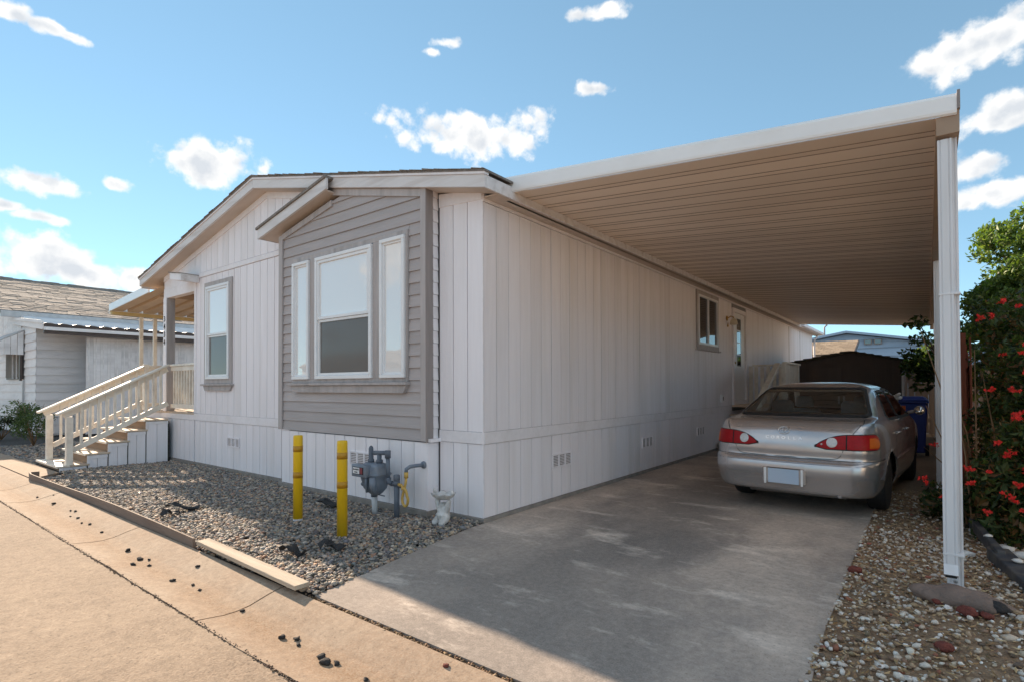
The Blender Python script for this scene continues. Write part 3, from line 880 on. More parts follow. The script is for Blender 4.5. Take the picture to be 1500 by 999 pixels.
MB().box(-8.88, -8.76, .0, 2.4, 1.745, 1.78).build('deck_rail_cap', raily, st)
MB().box(-8.84, -8.80, .0, 2.4, 1.66, 1.742).build('deck_rail', raily, st)
MB().box(-8.84, -8.80, .0, 2.4, .96, 1.03).build('deck_rail', raily, st)
bme = MB().box(-.017, .017, -.017, .017, 0, .628).mesh('baluster', raily)
for k in range(19):
    link('baluster', bme, st, (-8.82, .1 + k * .12, 1.031))

# ------------------------------------------------------------------ side steps by the door
ss = thing('side_steps', (.6, 8.4, 0), 'tan wooden landing and steps with sloping rail at the side door beyond the car', 'steps')
MB().box(.03, 1.15, 8.45, 9.95, .86, .90).build('landing', woodstep, ss)
for k in range(4):
    zt = .70 - k * .18
    y1 = 8.45 - k * .28
    MB().box(.05, 1.0, y1 - .28, y1 + .02, zt - .03, zt).build('tread', woodstep, ss)
    MB().box(.05, .09, y1 - .28, y1 - .24, 0, zt - .031).build('support', greyd, ss)
for yy in (8.46, 9.9):
    MB().box(1.05, 1.13, yy - .04, yy + .04, 0, 1.80).build('post', raily, ss)
MB().box(.04, .12, 9.86, 9.94, .9, 1.80).build('post', raily, ss)
MB().bar((.97, 6.85, 1.06), (.97, 8.42, 1.79), .10, .04).build('handrail', raily, ss)
MB().bar((.97, 6.87, .98), (.97, 8.42, 1.71), .035, .09).build('handrail', raily, ss)
MB().box(.93, 1.01, 6.85, 6.93, 0, 1.04).build('post', raily, ss)
MB().box(.12, 1.16, 9.85, 9.95, 1.79, 1.83).build('rail_cap', raily, ss)
MB().box(1.05, 1.15, 8.5, 9.86, 1.79, 1.83).build('rail_cap', raily, ss)
pal = MB().box(-.04, .04, -.01, .01, .92, 1.78).mesh('rail_board', raily)
for k in range(7):
    link('rail_board', pal, ss, (.2 + k * .135, 9.9, 0))
for k in range(9):
    o = link('rail_board', pal, ss, (1.09, 8.6 + k * .14, 0)); o.rotation_euler.z = math.pi / 2

# ------------------------------------------------------------------ bollards
def bollard(x, y, label):
    t = thing('bollard', (x, y, 0), label, 'bollard', 'yellow bollards in front of the gas meter', local=True)
    r = .046
    MB().lathe([(r, -.03), (r, .83), (r * .98, .85), (r * .9, .862), (0, .864)], n=20).build('tube', yellow, t)
    for z in (.44, .70):
        MB().lathe([(r + .0005, z), (r + .0015, z), (r + .0015, z + .06), (r + .0005, z + .06)], n=20).build('reflective_band', amber, t)
    return t
b1 = bollard(-1.495, -1.10, 'yellow bollard standing left, nearer the tall window, with pale chipped foot')
MB().lathe([(.0462, -.02), (.0475, -.02), (.0472, .028), (.0462, .034)], n=20).build('worn_foot', pipel, b1)
bollard(-.675, -1.155, 'yellow bollard directly in front of the grey gas meter')

# ------------------------------------------------------------------ gas meter
gm = thing('gas_meter', (-1.18, -.40, 0), 'grey gas meter on a pale stub pipe against the white skirting', 'gas meter')
gx, gy = -1.19, -.40
def rbox(mb, x0, x1, y0, y1, lev, r=.03, n=5):
    """stack of rounded rectangles: lev = [(z, shrink)]"""
    vs = []; per = None
    for z, sh in lev:
        ring_ = []
        for cx, cy, a0 in ((x1, y1, 0), (x0, y1, 90), (x0, y0, 180), (x1, y0, 270)):
            sx = -1 if cx == x1 else 1; sy = -1 if cy == y1 else 1
            for k in range(n):
                a = math.radians(a0 + 90 * k / (n - 1))
                ring_.append((cx + sx * (r + sh) + r * math.cos(a), cy + sy * (r + sh) + r * math.sin(a), z))
        per = len(ring_); vs += ring_
    fs = []
    for i in range(len(lev) - 1):
        for k in range(per):
            a, b = i * per + k, i * per + (k + 1) % per
            fs.append((a, b, b + per, a + per))
    fs += [tuple(range(per))[::-1], tuple((len(lev) - 1) * per + k for k in range(per))]
    return mb.add(vs, fs, True)
mb = MB()
rbox(mb, gx - .13, gx + .17, gy - .11, gy + .10, [(.20, .085), (.225, .06), (.27, .03), (.36, .012), (.405, .006), (.418, -.006), (.43, -.006), (.44, .004), (.50, .006), (.525, .02), (.538, .05)])
mb.build('meter_body', meterg, gm)
for xx in (gx + .02,):
    MB().tube([(xx + .0, gy - .108, .24), (xx, gy - .121, .33), (xx, gy - .118, .40)], .016, 8).build('body_rib', meterg, gm)
MB().tube([(gx + .115, gy - .07, .225), (gx + .115, gy - .11, .31), (gx + .115, gy - .112, .40)], .035, 10).build('body_lobe', meterg, gm)
ib = rbox(MB(), gx - .175, gx + .06, gy - .165, gy - .09, [(.40, .003), (.405, 0), (.52, 0), (.527, .004)], .012).build('index_box', meterg, gm)
MB().box(gx - .145, gx + .03, gy - .169, gy - .1655, .428, .502).build('index_window', darkin, ib)
MB().box(gx - .138, gx - .03, gy - .172, gy - .1695, .434, .497).build('dial_plate', vinyl, ib)
for k in range(4):
    MB().lathe([(.009, 0), (.009, -.002), (.006, -.002), (.006, 0)], (gx - .12 + k * .024, gy - .172, .478), 10, 'y').build('dial', darkin, ib)
MB().box(gx - .11, gx - .06, gy - .1735, gy - .1722, .445, .455).build('dial_print', darkin, ib)
MB().box(gx - .024, gx + .02, gy - .1715, gy - .1695, .434, .497).build('index_tag', pmat('maroon_tag', (.25, .05, .06), vary=0), ib)
MB().box(gx - .05, gx + .02, gy - .118, gy - .105, .33, .375).build('name_plate', piped, gm)
MB().lathe([(.0, 0), (.022, 0), (.022, .03), (0, .032)], (gx - .15, gy - .04, .30), 10, 'x').build('side_plug', piped, gm)
MB().tube([(gx - .0, gy, .22), (gx, gy, .175)], .035, 10).build('union_nut', piped, gm)
MB().tube([(gx, gy, .178), (gx + .01, gy, -.02)], .030, 12).build('stub_pipe', pipel, gm)
MB().tube([(gx + .02, gy, .205), (gx + .17, gy, .20)], .006, 6).build('rod', piped, gm)
MB().lathe([(.034, .535), (.036, .56), (.026, .575), (.026, .68), (.020, .70), (.008, .712), (0, .714)], (gx - .055, gy, 0), 12).build('vent_stack', piped, gm)
rp = MB().tube([(gx + .085, gy, .53), (gx + .085, gy, .63)], .024, 10).build('outlet_pipe', piped, gm)
MB().lathe([(.036, 0), (.038, .03), (.03, .035)], (gx + .085, gy, .54), 8).build('outlet_nut', piped, rp)
MB().tube([(gx + .0, gy, .64), (gx + .085, gy, .645), (gx + .22, gy - .0, .655)], .024, 10).build('pipe', piped, gm)
MB().tube([(gx + .222, gy, .68), (gx + .222, gy, .60)], .031, 10).build('elbow', piped, gm)
MB().tube([(gx + .222, gy, .61), (gx + .232, gy, .37)], .021, 10).build('pipe', piped, gm)
MB().tube([(gx + .232, gy, .40), (gx + .235, gy, .355), (gx + .28, gy + .01, .34)], .028, 10).build('elbow', piped, gm)
MB().tube([(gx + .27, gy + .01, .34), (gx + .40, gy + .02, .325)], .021, 10).build('pipe', piped, gm)
# riser post with its yellow flexible connector
gr = thing('gas_riser', (-.85, -.38, 0), 'dark grey gas riser pipe with looped yellow flexible connector right of the meter', 'gas pipe')
rx, ry = -.845, -.385
MB().tube([(rx, ry, -.02), (rx, ry, .33)], .029, 12).build('riser_pipe', piped, gr)
MB().lathe([(.036, .325), (.036, .37), (.03, .375)], (rx, ry, 0), 10).build('tee', piped, gr)
MB().lathe([(.030, .375), (.034, .38), (.034, .43), (.028, .437), (0, .438)], (rx, ry, 0), 8).build('cap', piped, gr)
MB().tube([(rx + .03, ry, .34), (rx + .075, ry - .005, .338)], .018, 8).build('nipple', hosey, gr)
hx = rx + .085
loop = []
for k in range(22):
    a = math.radians(118 - 300 * k / 21)
    loop.append((hx + .035 + .052 * math.cos(a) * (1 if math.sin(a) < .3 else .8), ry - .01 + .0012 * k, .205 + (.075 if math.sin(a) < 0 else .105) * math.sin(a)))
pts = [(rx + .075, ry - .004, .338), (hx + .012, ry - .008, .325)] + loop + [(hx + .018, ry + .03, .36), (hx + .02, ry + .035, .42)]
MB().tube(pts, .0145, 8).build('flexible_hose', hosey, gr)
MB().tube([(hx + .02, ry + .035, .41), (hx + .02, ry + .035, .47)], .022, 8).build('hose_nut', hosey, gr)
MB().tube([(hx + .02, ry + .035, .46), (hx + .022, ry + .035, .50), (hx + .05, ry + .06, .525), (hx + .07, ry + .12, .53), (hx + .09, ry + .215, .53)], .02, 10).build('wall_elbow', meterg, gr)
MB().lathe([(0, 0), (.04, 0), (.036, -.012), (0, -.014)], (hx + .09, -.172, .53), 12, 'y').build('wall_flange', meterg, gr)

# ------------------------------------------------------------------ garden figure
gf = thing('garden_figure', (-.26, -.29, 0), 'small worn white stone cherub holding up a shallow bowl at the wall corner', 'statue')
fx, fy = -.265, -.29
mb = MB()
bm_ = bpy.data.meshes.new('figure')
sk_v = [(0, 0, .085), (0, 0, .15), (0, 0, .175), (-.035, -.03, .05), (-.045, -.075, .035), (-.05, -.075, .0), (.035, -.03, .05), (.045, -.075, .035), (.05, -.075, .0),
        (-.05, 0, .155), (-.075, -.01, .21), (-.085, 0, .255), (.05, 0, .155), (.075, -.01, .21), (.085, 0, .255), (0, -.01, .215)]
sk_e = [(0, 1), (1, 2), (0, 3), (3, 4), (4, 5), (0, 6), (6, 7), (7, 8), (1, 9), (9, 10), (10, 11), (1, 12), (12, 13), (13, 14), (2, 15)]
sk_r = [.070, .066, .036, .048, .036, .030, .048, .036, .030, .034, .026, .022, .034, .026, .022, .050]
bm_.from_pydata([(fx + a * 1.0, fy + b, c) for a, b, c in sk_v], sk_e, [])
fo = link('cherub', bm_, gf)
bm_.materials.append(stonew)
sm_ = fo.modifiers.new('skin', 'SKIN'); sm_.use_smooth_shade = True
for i, r in enumerate(sk_r):
    bm_.skin_vertices[0].data[i].radius = (r, r)
bm_.skin_vertices[0].data[0].use_root = True
su = fo.modifiers.new('sub', 'SUBSURF'); su.levels = 2; su.render_levels = 2
# scalloped bowl
vs, fs = [], []
NB = 32
for j, (r, h) in enumerate([(.03, .245), (.075, .25), (.105, .27), (.125, .30), (.128, .303), (.118, .295), (.09, .275), (.0, .262)]):
    for k in range(NB):
        a = 2 * math.pi * k / NB
        sc = 1 + (.07 * math.cos(8 * a) if 1 < j < 6 else 0)
        vs.append((fx + r * sc * math.cos(a), fy + r * sc * math.sin(a) * .85, h + (.008 * math.cos(8 * a) if 2 < j < 6 else 0)))
for j in range(7):
    for k in range(NB):
        a, b = j * NB + k, j * NB + (k + 1) % NB
        fs.append((a, b, b + NB, a + NB))
MB().add(vs, fs, True).build('bowl', stonew, gf)
for sx in (-1, 1):
    MB().lathe([(0, -.02), (.018, -.01), (.016, .012), (0, .03)], (fx + sx * .12, fy, .318), 8).build('bird', stonew, gf)

# ------------------------------------------------------------------ ground pieces
def ground_mat(name, c1, c2, c3, fine=90, bump=.5, stain=None, sscale=.7, rough=.92, scuff=False, gmix=.55, flow=False):
    m = bpy.data.materials.new(name); m.use_nodes = True
    nt = m.node_tree; L = nt.links; bs = nt.nodes['Principled BSDF']
    bs.inputs['Roughness'].default_value = rough
    bs.inputs['Specular IOR Level'].default_value = .25
    tc = nt.nodes.new('ShaderNodeTexCoord')
    def noise(sc, det, ro=.55, vec=None):
        n = nt.nodes.new('ShaderNodeTexNoise'); n.inputs['Scale'].default_value = sc
        n.inputs['Detail'].default_value = det; n.inputs['Roughness'].default_value = ro
        L.new(vec or tc.outputs['Object'], n.inputs['Vector']); return n.outputs['Fac']
    def rng(s, a, b, lo=0, hi=1):
        r = nt.nodes.new('ShaderNodeMapRange'); r.inputs['From Min'].default_value = a; r.inputs['From Max'].default_value = b
        r.inputs['To Min'].default_value = lo; r.inputs['To Max'].default_value = hi
        L.new(s, r.inputs['Value']); return r.outputs[0]
    def mix(f, a, b):
        x = nt.nodes.new('ShaderNodeMixRGB')
        for i, q in ((0, f), (1, a), (2, b)):
            if isinstance(q, tuple): x.inputs[i].default_value = (*q, 1)
            elif isinstance(q, float): x.inputs[i].default_value = q
            else: L.new(q, x.inputs[i])
        return x.outputs[0]
    col = mix(rng(noise(.9, 6), .35, .65), c1, c2)
    if stain:
        mp = nt.nodes.new('ShaderNodeMapping'); mp.inputs['Rotation'].default_value = (0, 0, .5); mp.inputs['Scale'].default_value = (1, .55, 1)
        L.new(tc.outputs['Object'], mp.inputs['Vector'])
        col = mix(rng(noise(sscale, 9, .62, mp.outputs[0]), .41, .57, 0, stain[3]), col, stain[:3])
    if scuff:
        sx_ = nt.nodes.new('ShaderNodeSeparateXYZ'); L.new(tc.outputs['Object'], sx_.inputs[0])
        ab = nt.nodes.new('ShaderNodeMath'); ab.operation = 'ADD'; ab.inputs[1].default_value = -1.35
        L.new(sx_.outputs[0], ab.inputs[0])
        ab2 = nt.nodes.new('ShaderNodeMath'); ab2.operation = 'ABSOLUTE'; L.new(ab.outputs[0], ab2.inputs[0])
        nz_ = noise(1.1, 8, .65)
        sm_ = nt.nodes.new('ShaderNodeMath'); sm_.operation = 'MULTIPLY_ADD'; sm_.inputs[1].default_value = -2.4
        L.new(nz_, sm_.inputs[0]); L.new(ab2.outputs[0], sm_.inputs[2])
        col = mix(rng(sm_.outputs[0], -.25, -1.25, 0, .82), col, (.12, .115, .112))      # oil and tyre grime down the middle
        col = mix(rng(noise(.33, 4, .5), .40, .62, 0, .5), col, tuple(v * .66 for v in c1))
        mp2 = nt.nodes.new('ShaderNodeMapping'); mp2.inputs['Rotation'].default_value = (0, 0, -.75); mp2.inputs['Scale'].default_value = (.7, 1.7, 1)
        L.new(tc.outputs['Object'], mp2.inputs['Vector'])
        col = mix(rng(noise(1.5, 10, .68, mp2.outputs[0]),   .54, .68, 0, .7), col, tuple(min(1, v * 1.25) for v in c3))
        col = mix(rng(noise(5, 8, .7), .62, .72, 0, .6), col, (.14, .115, .09))
    col = mix(rng(noise(fine * .55, 2, .6), .60, .68, 0, .55), col, tuple(v * .45 for v in c2))
    if flow:
        sx_ = nt.nodes.new('ShaderNodeSeparateXYZ'); L.new(tc.outputs['Object'], sx_.inputs[0])
        ab = nt.nodes.new('ShaderNodeMath'); ab.operation = 'ADD'; ab.inputs[1].default_value = 2.45
        L.new(sx_.outputs[1], ab.inputs[0])
        ab2 = nt.nodes.new('ShaderNodeMath'); ab2.operation = 'ABSOLUTE'; L.new(ab.outputs[0], ab2.inputs[0])
        sm_ = nt.nodes.new('ShaderNodeMath'); sm_.operation = 'MULTIPLY_ADD'; sm_.inputs[1].default_value = -.36
        L.new(noise(1.6, 7, .65), sm_.inputs[0]); L.new(ab2.outputs[0], sm_.inputs[2])
        col = mix(rng(sm_.outputs[0], -.02, -.19, 0, .75), col, (.25, .15, .08))      # silt left along the flow line
    g = noise(fine, 3, .7)
    col = mix(rng(g, .38, .62, 0, gmix), col, c3)
    g2 = noise(fine * .22, 5, .7)
    hs = nt.nodes.new('ShaderNodeHueSaturation')
    L.new(rng(g2, .3, .7, .82, 1.18), hs.inputs['Value']); L.new(col, hs.inputs['Color'])
    L.new(hs.outputs[0], bs.inputs['Base Color'])
    bp = nt.nodes.new('ShaderNodeBump'); bp.inputs['Strength'].default_value = bump; bp.inputs['Distance'].default_value = .006
    L.new(g, bp.inputs['Height'])
    bp2 = nt.nodes.new('ShaderNodeBump'); bp2.inputs['Strength'].default_value = bump * .6; bp2.inputs['Distance'].default_value = .009
    L.new(g2, bp2.inputs['Height']); L.new(bp.outputs[0], bp2.inputs['Normal'])
    L.new(bp2.outputs[0], bs.inputs['Normal'])
    return m
g_drive = ground_mat('driveway_concrete', (.58, .48, .40), (.48, .40, .34), (.66, .57, .49), 110, .35, (.165, .152, .145, .88), .7, scuff=True, gmix=.22)
g_gutter = ground_mat('gutter_concrete', (.38, .295, .22), (.33, .25, .185), (.43, .345, .265), 100, .3, (.28, .17, .10, .4), 1.6, flow=True)
g_road = ground_mat('road_surface', (.355, .27, .195), (.255, .19, .135), (.44, .345, .26), 70, .8, (.225, .165, .118, .6), .9)
g_soil = ground_mat('bare_soil', (.16, .12, .09), (.11, .085, .065), (.22, .17, .13), 60, .8)
g_bed = ground_mat('bed_soil', (.075, .07, .066), (.05, .047, .045), (.11, .10, .095), 60, .8)
g_mulch = ground_mat('mulch_soil', (.30, .205, .13), (.21, .14, .09), (.40, .29, .19), 70, .9)
g_joint = ground_mat('joint_dirt', (.20, .12, .06), (.13, .08, .045), (.28, .18, .10), 120, .9)
def struct(o, **t):
    o['kind'] = 'structure'
    for k, v in t.items(): o[k] = v
    return o
struct(MB().box(-400, 400, -400, 600, -.30, -.10).build('ground', g_soil))
struct(MB().box(-400, 400, -13.0, -2.665, -.2, -.045).build('road', g_road))
struct(MB().box(-400, 400, -40, -13.02, -.2, .02).build('far_pavement', g_gutter))
# yard soil around the home
struct(MB().box(-40, .36, -2.09, 24, -.2, -.028).build('yard', g_bed))
# right verge
struct(MB().box(3.0, 30, -2.09, 24, -.2, -.012).build('verge', g_mulch))
struct(MB().box(.0, 3.2, 12.5, 24, -.2, -.02).build('back_yard', g_soil))
# gutter slabs (rolled kerb) on a dirt bed
gut = struct(MB().box(-60, 60, -2.67, -2.082, -.25, -.075).build('gutter', g_joint))
gp = [(-2.657, -.040), (-2.60, -.048), (-2.50, -.062), (-2.42, -.064), (-2.34, -.055), (-2.22, -.022), (-2.14, -.004), (-2.108, .0), (-2.106, -.12), (-2.657, -.12)]
xj = [-42, -37, -32.1, -27.2, -22.3, -17.4, -12.6, -8.9, -6.6, -5.35, -2.545, .04, 4.2, 8.4, 12.6, 16.8, 22, 28, 34]
for a, b in zip(xj, xj[1:]):
    segs = max(1, int((b - a) / .5)); mb = MB()
    vs = []
    for i in range(segs + 1):
        x = a + .008 + (b - a - .016) * i / segs + (random.uniform(-.004, .004) if i in (0, segs) else 0)
        vs += [(x, p[0] + (random.uniform(-.012, .012) if j in (0,) else 0), p[1]) for j, p in enumerate(gp)]
    m = len(gp); fs = []
    for i in range(segs):
        fs += [(i * m + j, (i + 1) * m + j, (i + 1) * m + (j + 1) % m, i * m + (j + 1) % m) for j in range(m)]
    fs += [tuple(range(m))[::-1], tuple(segs * m + j for j in range(m))]
    mb.add(vs, fs).build('gutter_slab', g_gutter, gut)
# driveway slabs
drv = struct(MB().box(.04, 2.99, -2.06, 12.4, -.2, -.04).build('driveway', g_joint))
YJ = [-2.075, 3.2, 7.8, 12.45]
def dl(y): return .355 - .325 * min(max((y + 2.1) / 1.85, 0), 1)
for a, b in zip(YJ, YJ[1:]):
    ys = sorted(set([a + .004, b - .004] + [v for v in np.arange(-2.0, 12, .25) if a + .01 < v < b - .01]))
    L_ = [(dl(y) + random.uniform(-.006, .006), y) for y in ys]
    R_ = [(3.03 + random.uniform(-.008, .008) + (.05 if y < -.5 else 0) * min(1, (-.5 - y) / 1.5), y) for y in ys]
    n = len(ys)
    vs = [(x, y, z) for z in (-.1, 0) for x, y in L_ + R_]
    N2 = 2 * n; fs = []
    for i in range(n - 1):
        fs += [(N2 + i, N2 + n + i, N2 + n + i + 1, N2 + i + 1), (i, N2 + i, N2 + i + 1, i + 1), (n + i + 1, N2 + n + i + 1, N2 + n + i, n + i)]
    fs += [(0, n, N2 + n, N2), (n - 1, N2 + n - 1, N2 + 2 * n - 1, 2 * n - 1)]
    MB().add(vs, fs).build('driveway_slab', g_drive, drv)
# entry path by the steps
pth = struct(MB().prism([(-12.5, -2.09), (-7.0, -2.09), (-7.42, -1.69), (-8.92, -1.69), (-12.5, -1.75)], 'z', -.1, .005).build('path', g_gutter))

# ---- loose stones
ICO_V = None
def ico():
    t = (1 + 5 ** .5) / 2
    v = np.array([(-1, t, 0), (1, t, 0), (-1, -t, 0), (1, -t, 0), (0, -1, t), (0, 1, t), (0, -1, -t), (0, 1, -t), (t, 0, -1), (t, 0, 1), (-t, 0, -1), (-t, 0, 1)], float)
    v /= np.linalg.norm(v[0])
    f = np.array([(0, 11, 5), (0, 5, 1), (0, 1, 7), (0, 7, 10), (0, 10, 11), (1, 5, 9), (5, 11, 4), (11, 10, 2), (10, 7, 6), (7, 1, 8), (3, 9, 4), (3, 4, 2), (3, 2, 6), (3, 6, 8), (3, 8, 9), (4, 9, 5), (2, 4, 11), (6, 2, 10), (8, 6, 7), (9, 8, 1)])
    return v, f
IV, IF = ico()
def stones(name, P, size, cols, mat, flat=.55, jag=.18, parent=None, smooth=True, **tags):
    """one mesh of pebbles: P Nx3 centres, size N, cols Nx3"""
    n = len(P)
    ax = np.stack([size * RNG.uniform(.75, 1.35, n), size * RNG.uniform(.6, 1.0, n), size * flat * RNG.uniform(.7, 1.25, n)], 1)
    V = IV[None] * (1 + RNG.uniform(-jag, jag, (n, 12, 1))) * ax[:, None, :] * .5
    tl = RNG.uniform(-.5, .5, n); a = RNG.uniform(0, 6.28, n)
    ct, stt = np.cos(tl)[:, None], np.sin(tl)[:, None]
    x, y, z = V[..., 0], V[..., 1], V[..., 2]
    x, z = x * ct - z * stt, x * stt + z * ct
    ca, sa = np.cos(a)[:, None], np.sin(a)[:, None]
    x, y = x * ca - y * sa, x * sa + y * ca
    V = np.stack([x, y, z], -1) + P[:, None, :]
    Fc = (IF[None] + (np.arange(n) * 12)[:, None, None]).reshape(-1, 3)
    me = np_mesh(name, V.reshape(-1, 3), Fc, mat, np.repeat(cols, 12, 0), smooth)
    o = link(name, me, parent)
    for k, v in tags.items(): o[k] = v
    return o
stone_m = pmat('river_pebble', (1, 1, 1), (.72, .72, .72), .75, 60, bump=.3, vary=0, attr='Col')
def palette(n, cols, w, jit=.18):
    c = np.array(cols)[RNG.choice(len(cols), n, p=np.array(w) / sum(w))]
    return np.clip(c * RNG.uniform(1 - jit, 1 + jit, (n, 1)) + RNG.uniform(-.012, .012, (n, 3)), .01, .95)
# grey river gravel before the home
def in_bed(x, y):
    r = .03 + .0 * x
    return (x < np.where(y < -.25, .03 + (-y - .25) * .172, .03)) & (y > -2.07) & (y < np.where((x > -3.52) & (x < -.6), -.20, -.035)) & ~((x < -7.5) & (y > -1.72)) & ~((x < -7.0) & (y < -1.66 - .0)) & (x > -7.54)
n = 62000
X = RNG.uniform(-7.6, .4, n); Y = RNG.uniform(-2.08, 0, n)
k_ = in_bed(X, Y); X, Y = X[k_], Y[k_]
n = len(X)
sz = RNG.gamma(7, .0042, n).clip(.012, .062)
Zp = -.012 + RNG.uniform(0, .022, n) + .012 * np.sin(X * 2.1 + 1) * np.cos(Y * 2.7)
pal = [(.31, .28, .25), (.21, .195, .18), (.43, .37, .31), (.14, .132, .125), (.54, .41, .29), (.46, .28, .185), (.62, .53, .44), (.26, .26, .26)]
o = stones('gravel_bed', np.stack([X, Y, Zp], 1), sz, palette(n, pal, [5, 4.5, 4, 3, 3, 2.2, 1.0, 2]), stone_m, kind='stuff',
           label='grey river pebbles covering the bed before the home', category='gravel')
# more gravel beyond the steps
n = 5000
X = RNG.uniform(-13.5, -8.95, n); Y = RNG.uniform(-1.72, 1.2, n)
o = stones('side_gravel', np.stack([X, Y, np.full(n, -.01)], 1), RNG.uniform(.03, .08, n), palette(n, pal, [5, 5, 4, 3, 2, 1, .9, 3]), stone_m, kind='stuff',
           label='grey pebbles left of the porch steps', category='gravel')
# mixed white and brown chippings on the right verge
n = 15000
X = RNG.uniform(3.02, 5.2, n); Y = RNG.uniform(-2.07, 4.2, n)
keep = (RNG.uniform(0, 1, n) < np.where(Y > 2.0, .35, 1))
X, Y = X[keep], Y[keep]; n = len(X)
bank = lambda x, y: .075 * np.clip((x - 3.15) / .45, 0, 1) * np.exp(-((y - .4) / 1.0) ** 2)
sz = RNG.gamma(5, .0046, n).clip(.009, .058)
pv = [(.74, .68, .60), (.60, .50, .39), (.46, .33, .21), (.30, .20, .13), (.84, .81, .76), (.34, .13, .08), (.19, .14, .10)]
o = stones('verge_chippings', np.stack([X, Y, bank(X, Y) + RNG.uniform(-.008, .014, n)], 1), sz, palette(n, pv, [2.8, 2.8, 3.2, 2.4, 2.1, .55, 1.2]), stone_m, .6, .25, kind='stuff',
           label='white and brown stone chippings on the verge right of the driveway', category='gravel')
# a bank of soil under the post so the chippings rise to it
vs, fs = [], []
nx, ny = 26, 34
for j in range(ny):
    for i in range(nx):
        x = 3.06 + 2.0 * i / (nx - 1); y = -2.0 + 5.0 * j / (ny - 1)
        vs.append((x, y, float(bank(np.float64(x), np.float64(y))) - .008))
for j in range(ny - 1):
    for i in range(nx - 1):
        a = j * nx + i
        fs.append((a, a + 1, a + nx + 1, a + nx))
struct(MB().add(vs, fs, True).build('verge_bank', g_mulch))
# dry leaf litter
litter_m = pmat('dry_leaf', (1, 1, 1), (.8, .8, .8), .8, 30, bump=0, vary=0, attr='Col')
def leaves(name, P, L, Wd, cols, mat, parent=None, flatness=0.0, up=None, **tags):
    """P Nx3; two-triangle folded leaves with random orientation"""
    n = len(P)
    d = RNG.normal(size=(n, 3)); 
    if flatness: d[:, 2] *= (1 - flatness)
    d /= np.linalg.norm(d, axis=1)[:, None]
    q = RNG.normal(size=(n, 3))
    if up is not None: q = np.cross(d, np.array(up) + RNG.normal(size=(n, 3)) * .5)
    elif flatness: q = np.cross(d, np.array((0, 0, 1.)) + RNG.normal(size=(n, 3)) * (1 - flatness))
    q -= d * (q * d).sum(1)[:, None]; q /= np.linalg.norm(q, axis=1)[:, None]
    nn = np.cross(d, q)
    Lh = L[:, None]; Wh = Wd[:, None]
    v0 = P - d * Lh * .5; v1 = P + q * Wh * .5 + nn * Wh * .15; v2 = P + d * Lh * .5 - nn * Lh * .1; v3 = P - q * Wh * .5 + nn * Wh * .15
    V = np.stack([v0, v1, v2, v3], 1).reshape(-1, 3)
    b = (np.arange(n) * 4)[:, None]
    Fc = np.concatenate([b + np.array([[0, 1, 2]]), b + np.array([[0, 2, 3]])], 1).reshape(-1, 3)
    me = np_mesh(name, V, Fc, mat, np.repeat(cols, 4, 0), False)
    o = link(name, me, parent)
    for k, v in tags.items(): o[k] = v
    return o
n = 9000
X = RNG.uniform(3.03, 5.0, n); Y = RNG.uniform(-2.05, 4.5, n)
P = np.stack([X, Y, bank(X, Y) + RNG.uniform(.0, .022, n)], 1)
leaves('leaf_litter', P, RNG.uniform(.015, .055, n), RNG.uniform(.005, .018, n), palette(n, [(.46, .30, .15), (.32, .19, .09), (.56, .42, .24), (.19, .12, .07)], [3, 3, 1.5, 2]), litter_m, flatness=.85,
       kind='stuff', label='dry brown leaf litter scattered over the verge chippings', category='leaf litter')
# dirt crumbs filling the joint between driveway and gutter
n = 2600
X = RNG.uniform(.3, 4.2, n); Y = -2.090 + RNG.normal(0, .010, n)
stones('joint_crumbs', np.stack([X, Y, np.full(n, -.012) + RNG.uniform(-.01, .008, n)], 1), RNG.uniform(.006, .02, n), palette(n, [(.24, .14, .07), (.14, .09, .05), (.32, .21, .12)], [3, 2, 1.4]), stone_m, .7, .3,
       kind='stuff', label='brown dirt crumbs filling the joint below the driveway', category='dirt')
n = 3600
X = RNG.uniform(-9, 4.2, n); Y = -2.661 + RNG.normal(0, .006, n)
stones('gutter_crumbs', np.stack([X, Y, np.full(n, -.044) + RNG.uniform(-.004, .004, n)], 1), RNG.uniform(.004, .014, n), palette(n, [(.10, .065, .045), (.16, .10, .065), (.30, .22, .15)], [3, 2, 1]), stone_m, .7, .3,
       kind='stuff', label='dark dirt crumbs along the crack between road and gutter', category='dirt')

# ------------------------------------------------------------------ edging boards, planks
tp = [(-7.18, -1.98), (-7.10, -2.10), (-6.9, -2.125), (-6.3, -2.10), (-5.4, -2.085), (-4.4, -2.08), (-3.4, -2.085), (-2.4, -2.088), (-1.42, -2.09)]
eb = MB()
vs = []
for i, (x, y) in enumerate(tp):
    a = Vector(tp[max(i - 1, 0)]); b = Vector(tp[min(i + 1, len(tp) - 1)])
    d = (b - a).normalized(); nn = Vector((-d.y, d.x)) * .011
    h = .085 + .012 * math.sin(i * 1.3)
    vs += [(x - nn.x, y - nn.y, -.03), (x + nn.x, y + nn.y, -.03), (x + nn.x, y + nn.y, h - .005), (x - nn.x, y - nn.y, h)]
fs = []
for i in range(len(tp) - 1):
    fs += [(i * 4 + j, i * 4 + (j + 1) % 4, (i + 1) * 4 + (j + 1) % 4, (i + 1) * 4 + j) for j in range(4)]
fs += [(0, 1, 2, 3), (len(vs) - 1, len(vs) - 2, len(vs) - 3, len(vs) - 4)]
o = eb.add(vs, [f[::-1] for f in fs]).build('edging_board', bender_b)
o['label'] = 'long bent brown edging board between gravel bed and gutter'; o['category'] = 'edging board'
pk = MB().bar((-1.33, -2.055, .055), (.26, -2.105, .050), .105, .03).build('loose_plank', wood_pale, None, .003)
pk['label'] = 'pale weathered plank lying at the gravel edge by the driveway'; pk['category'] = 'plank'
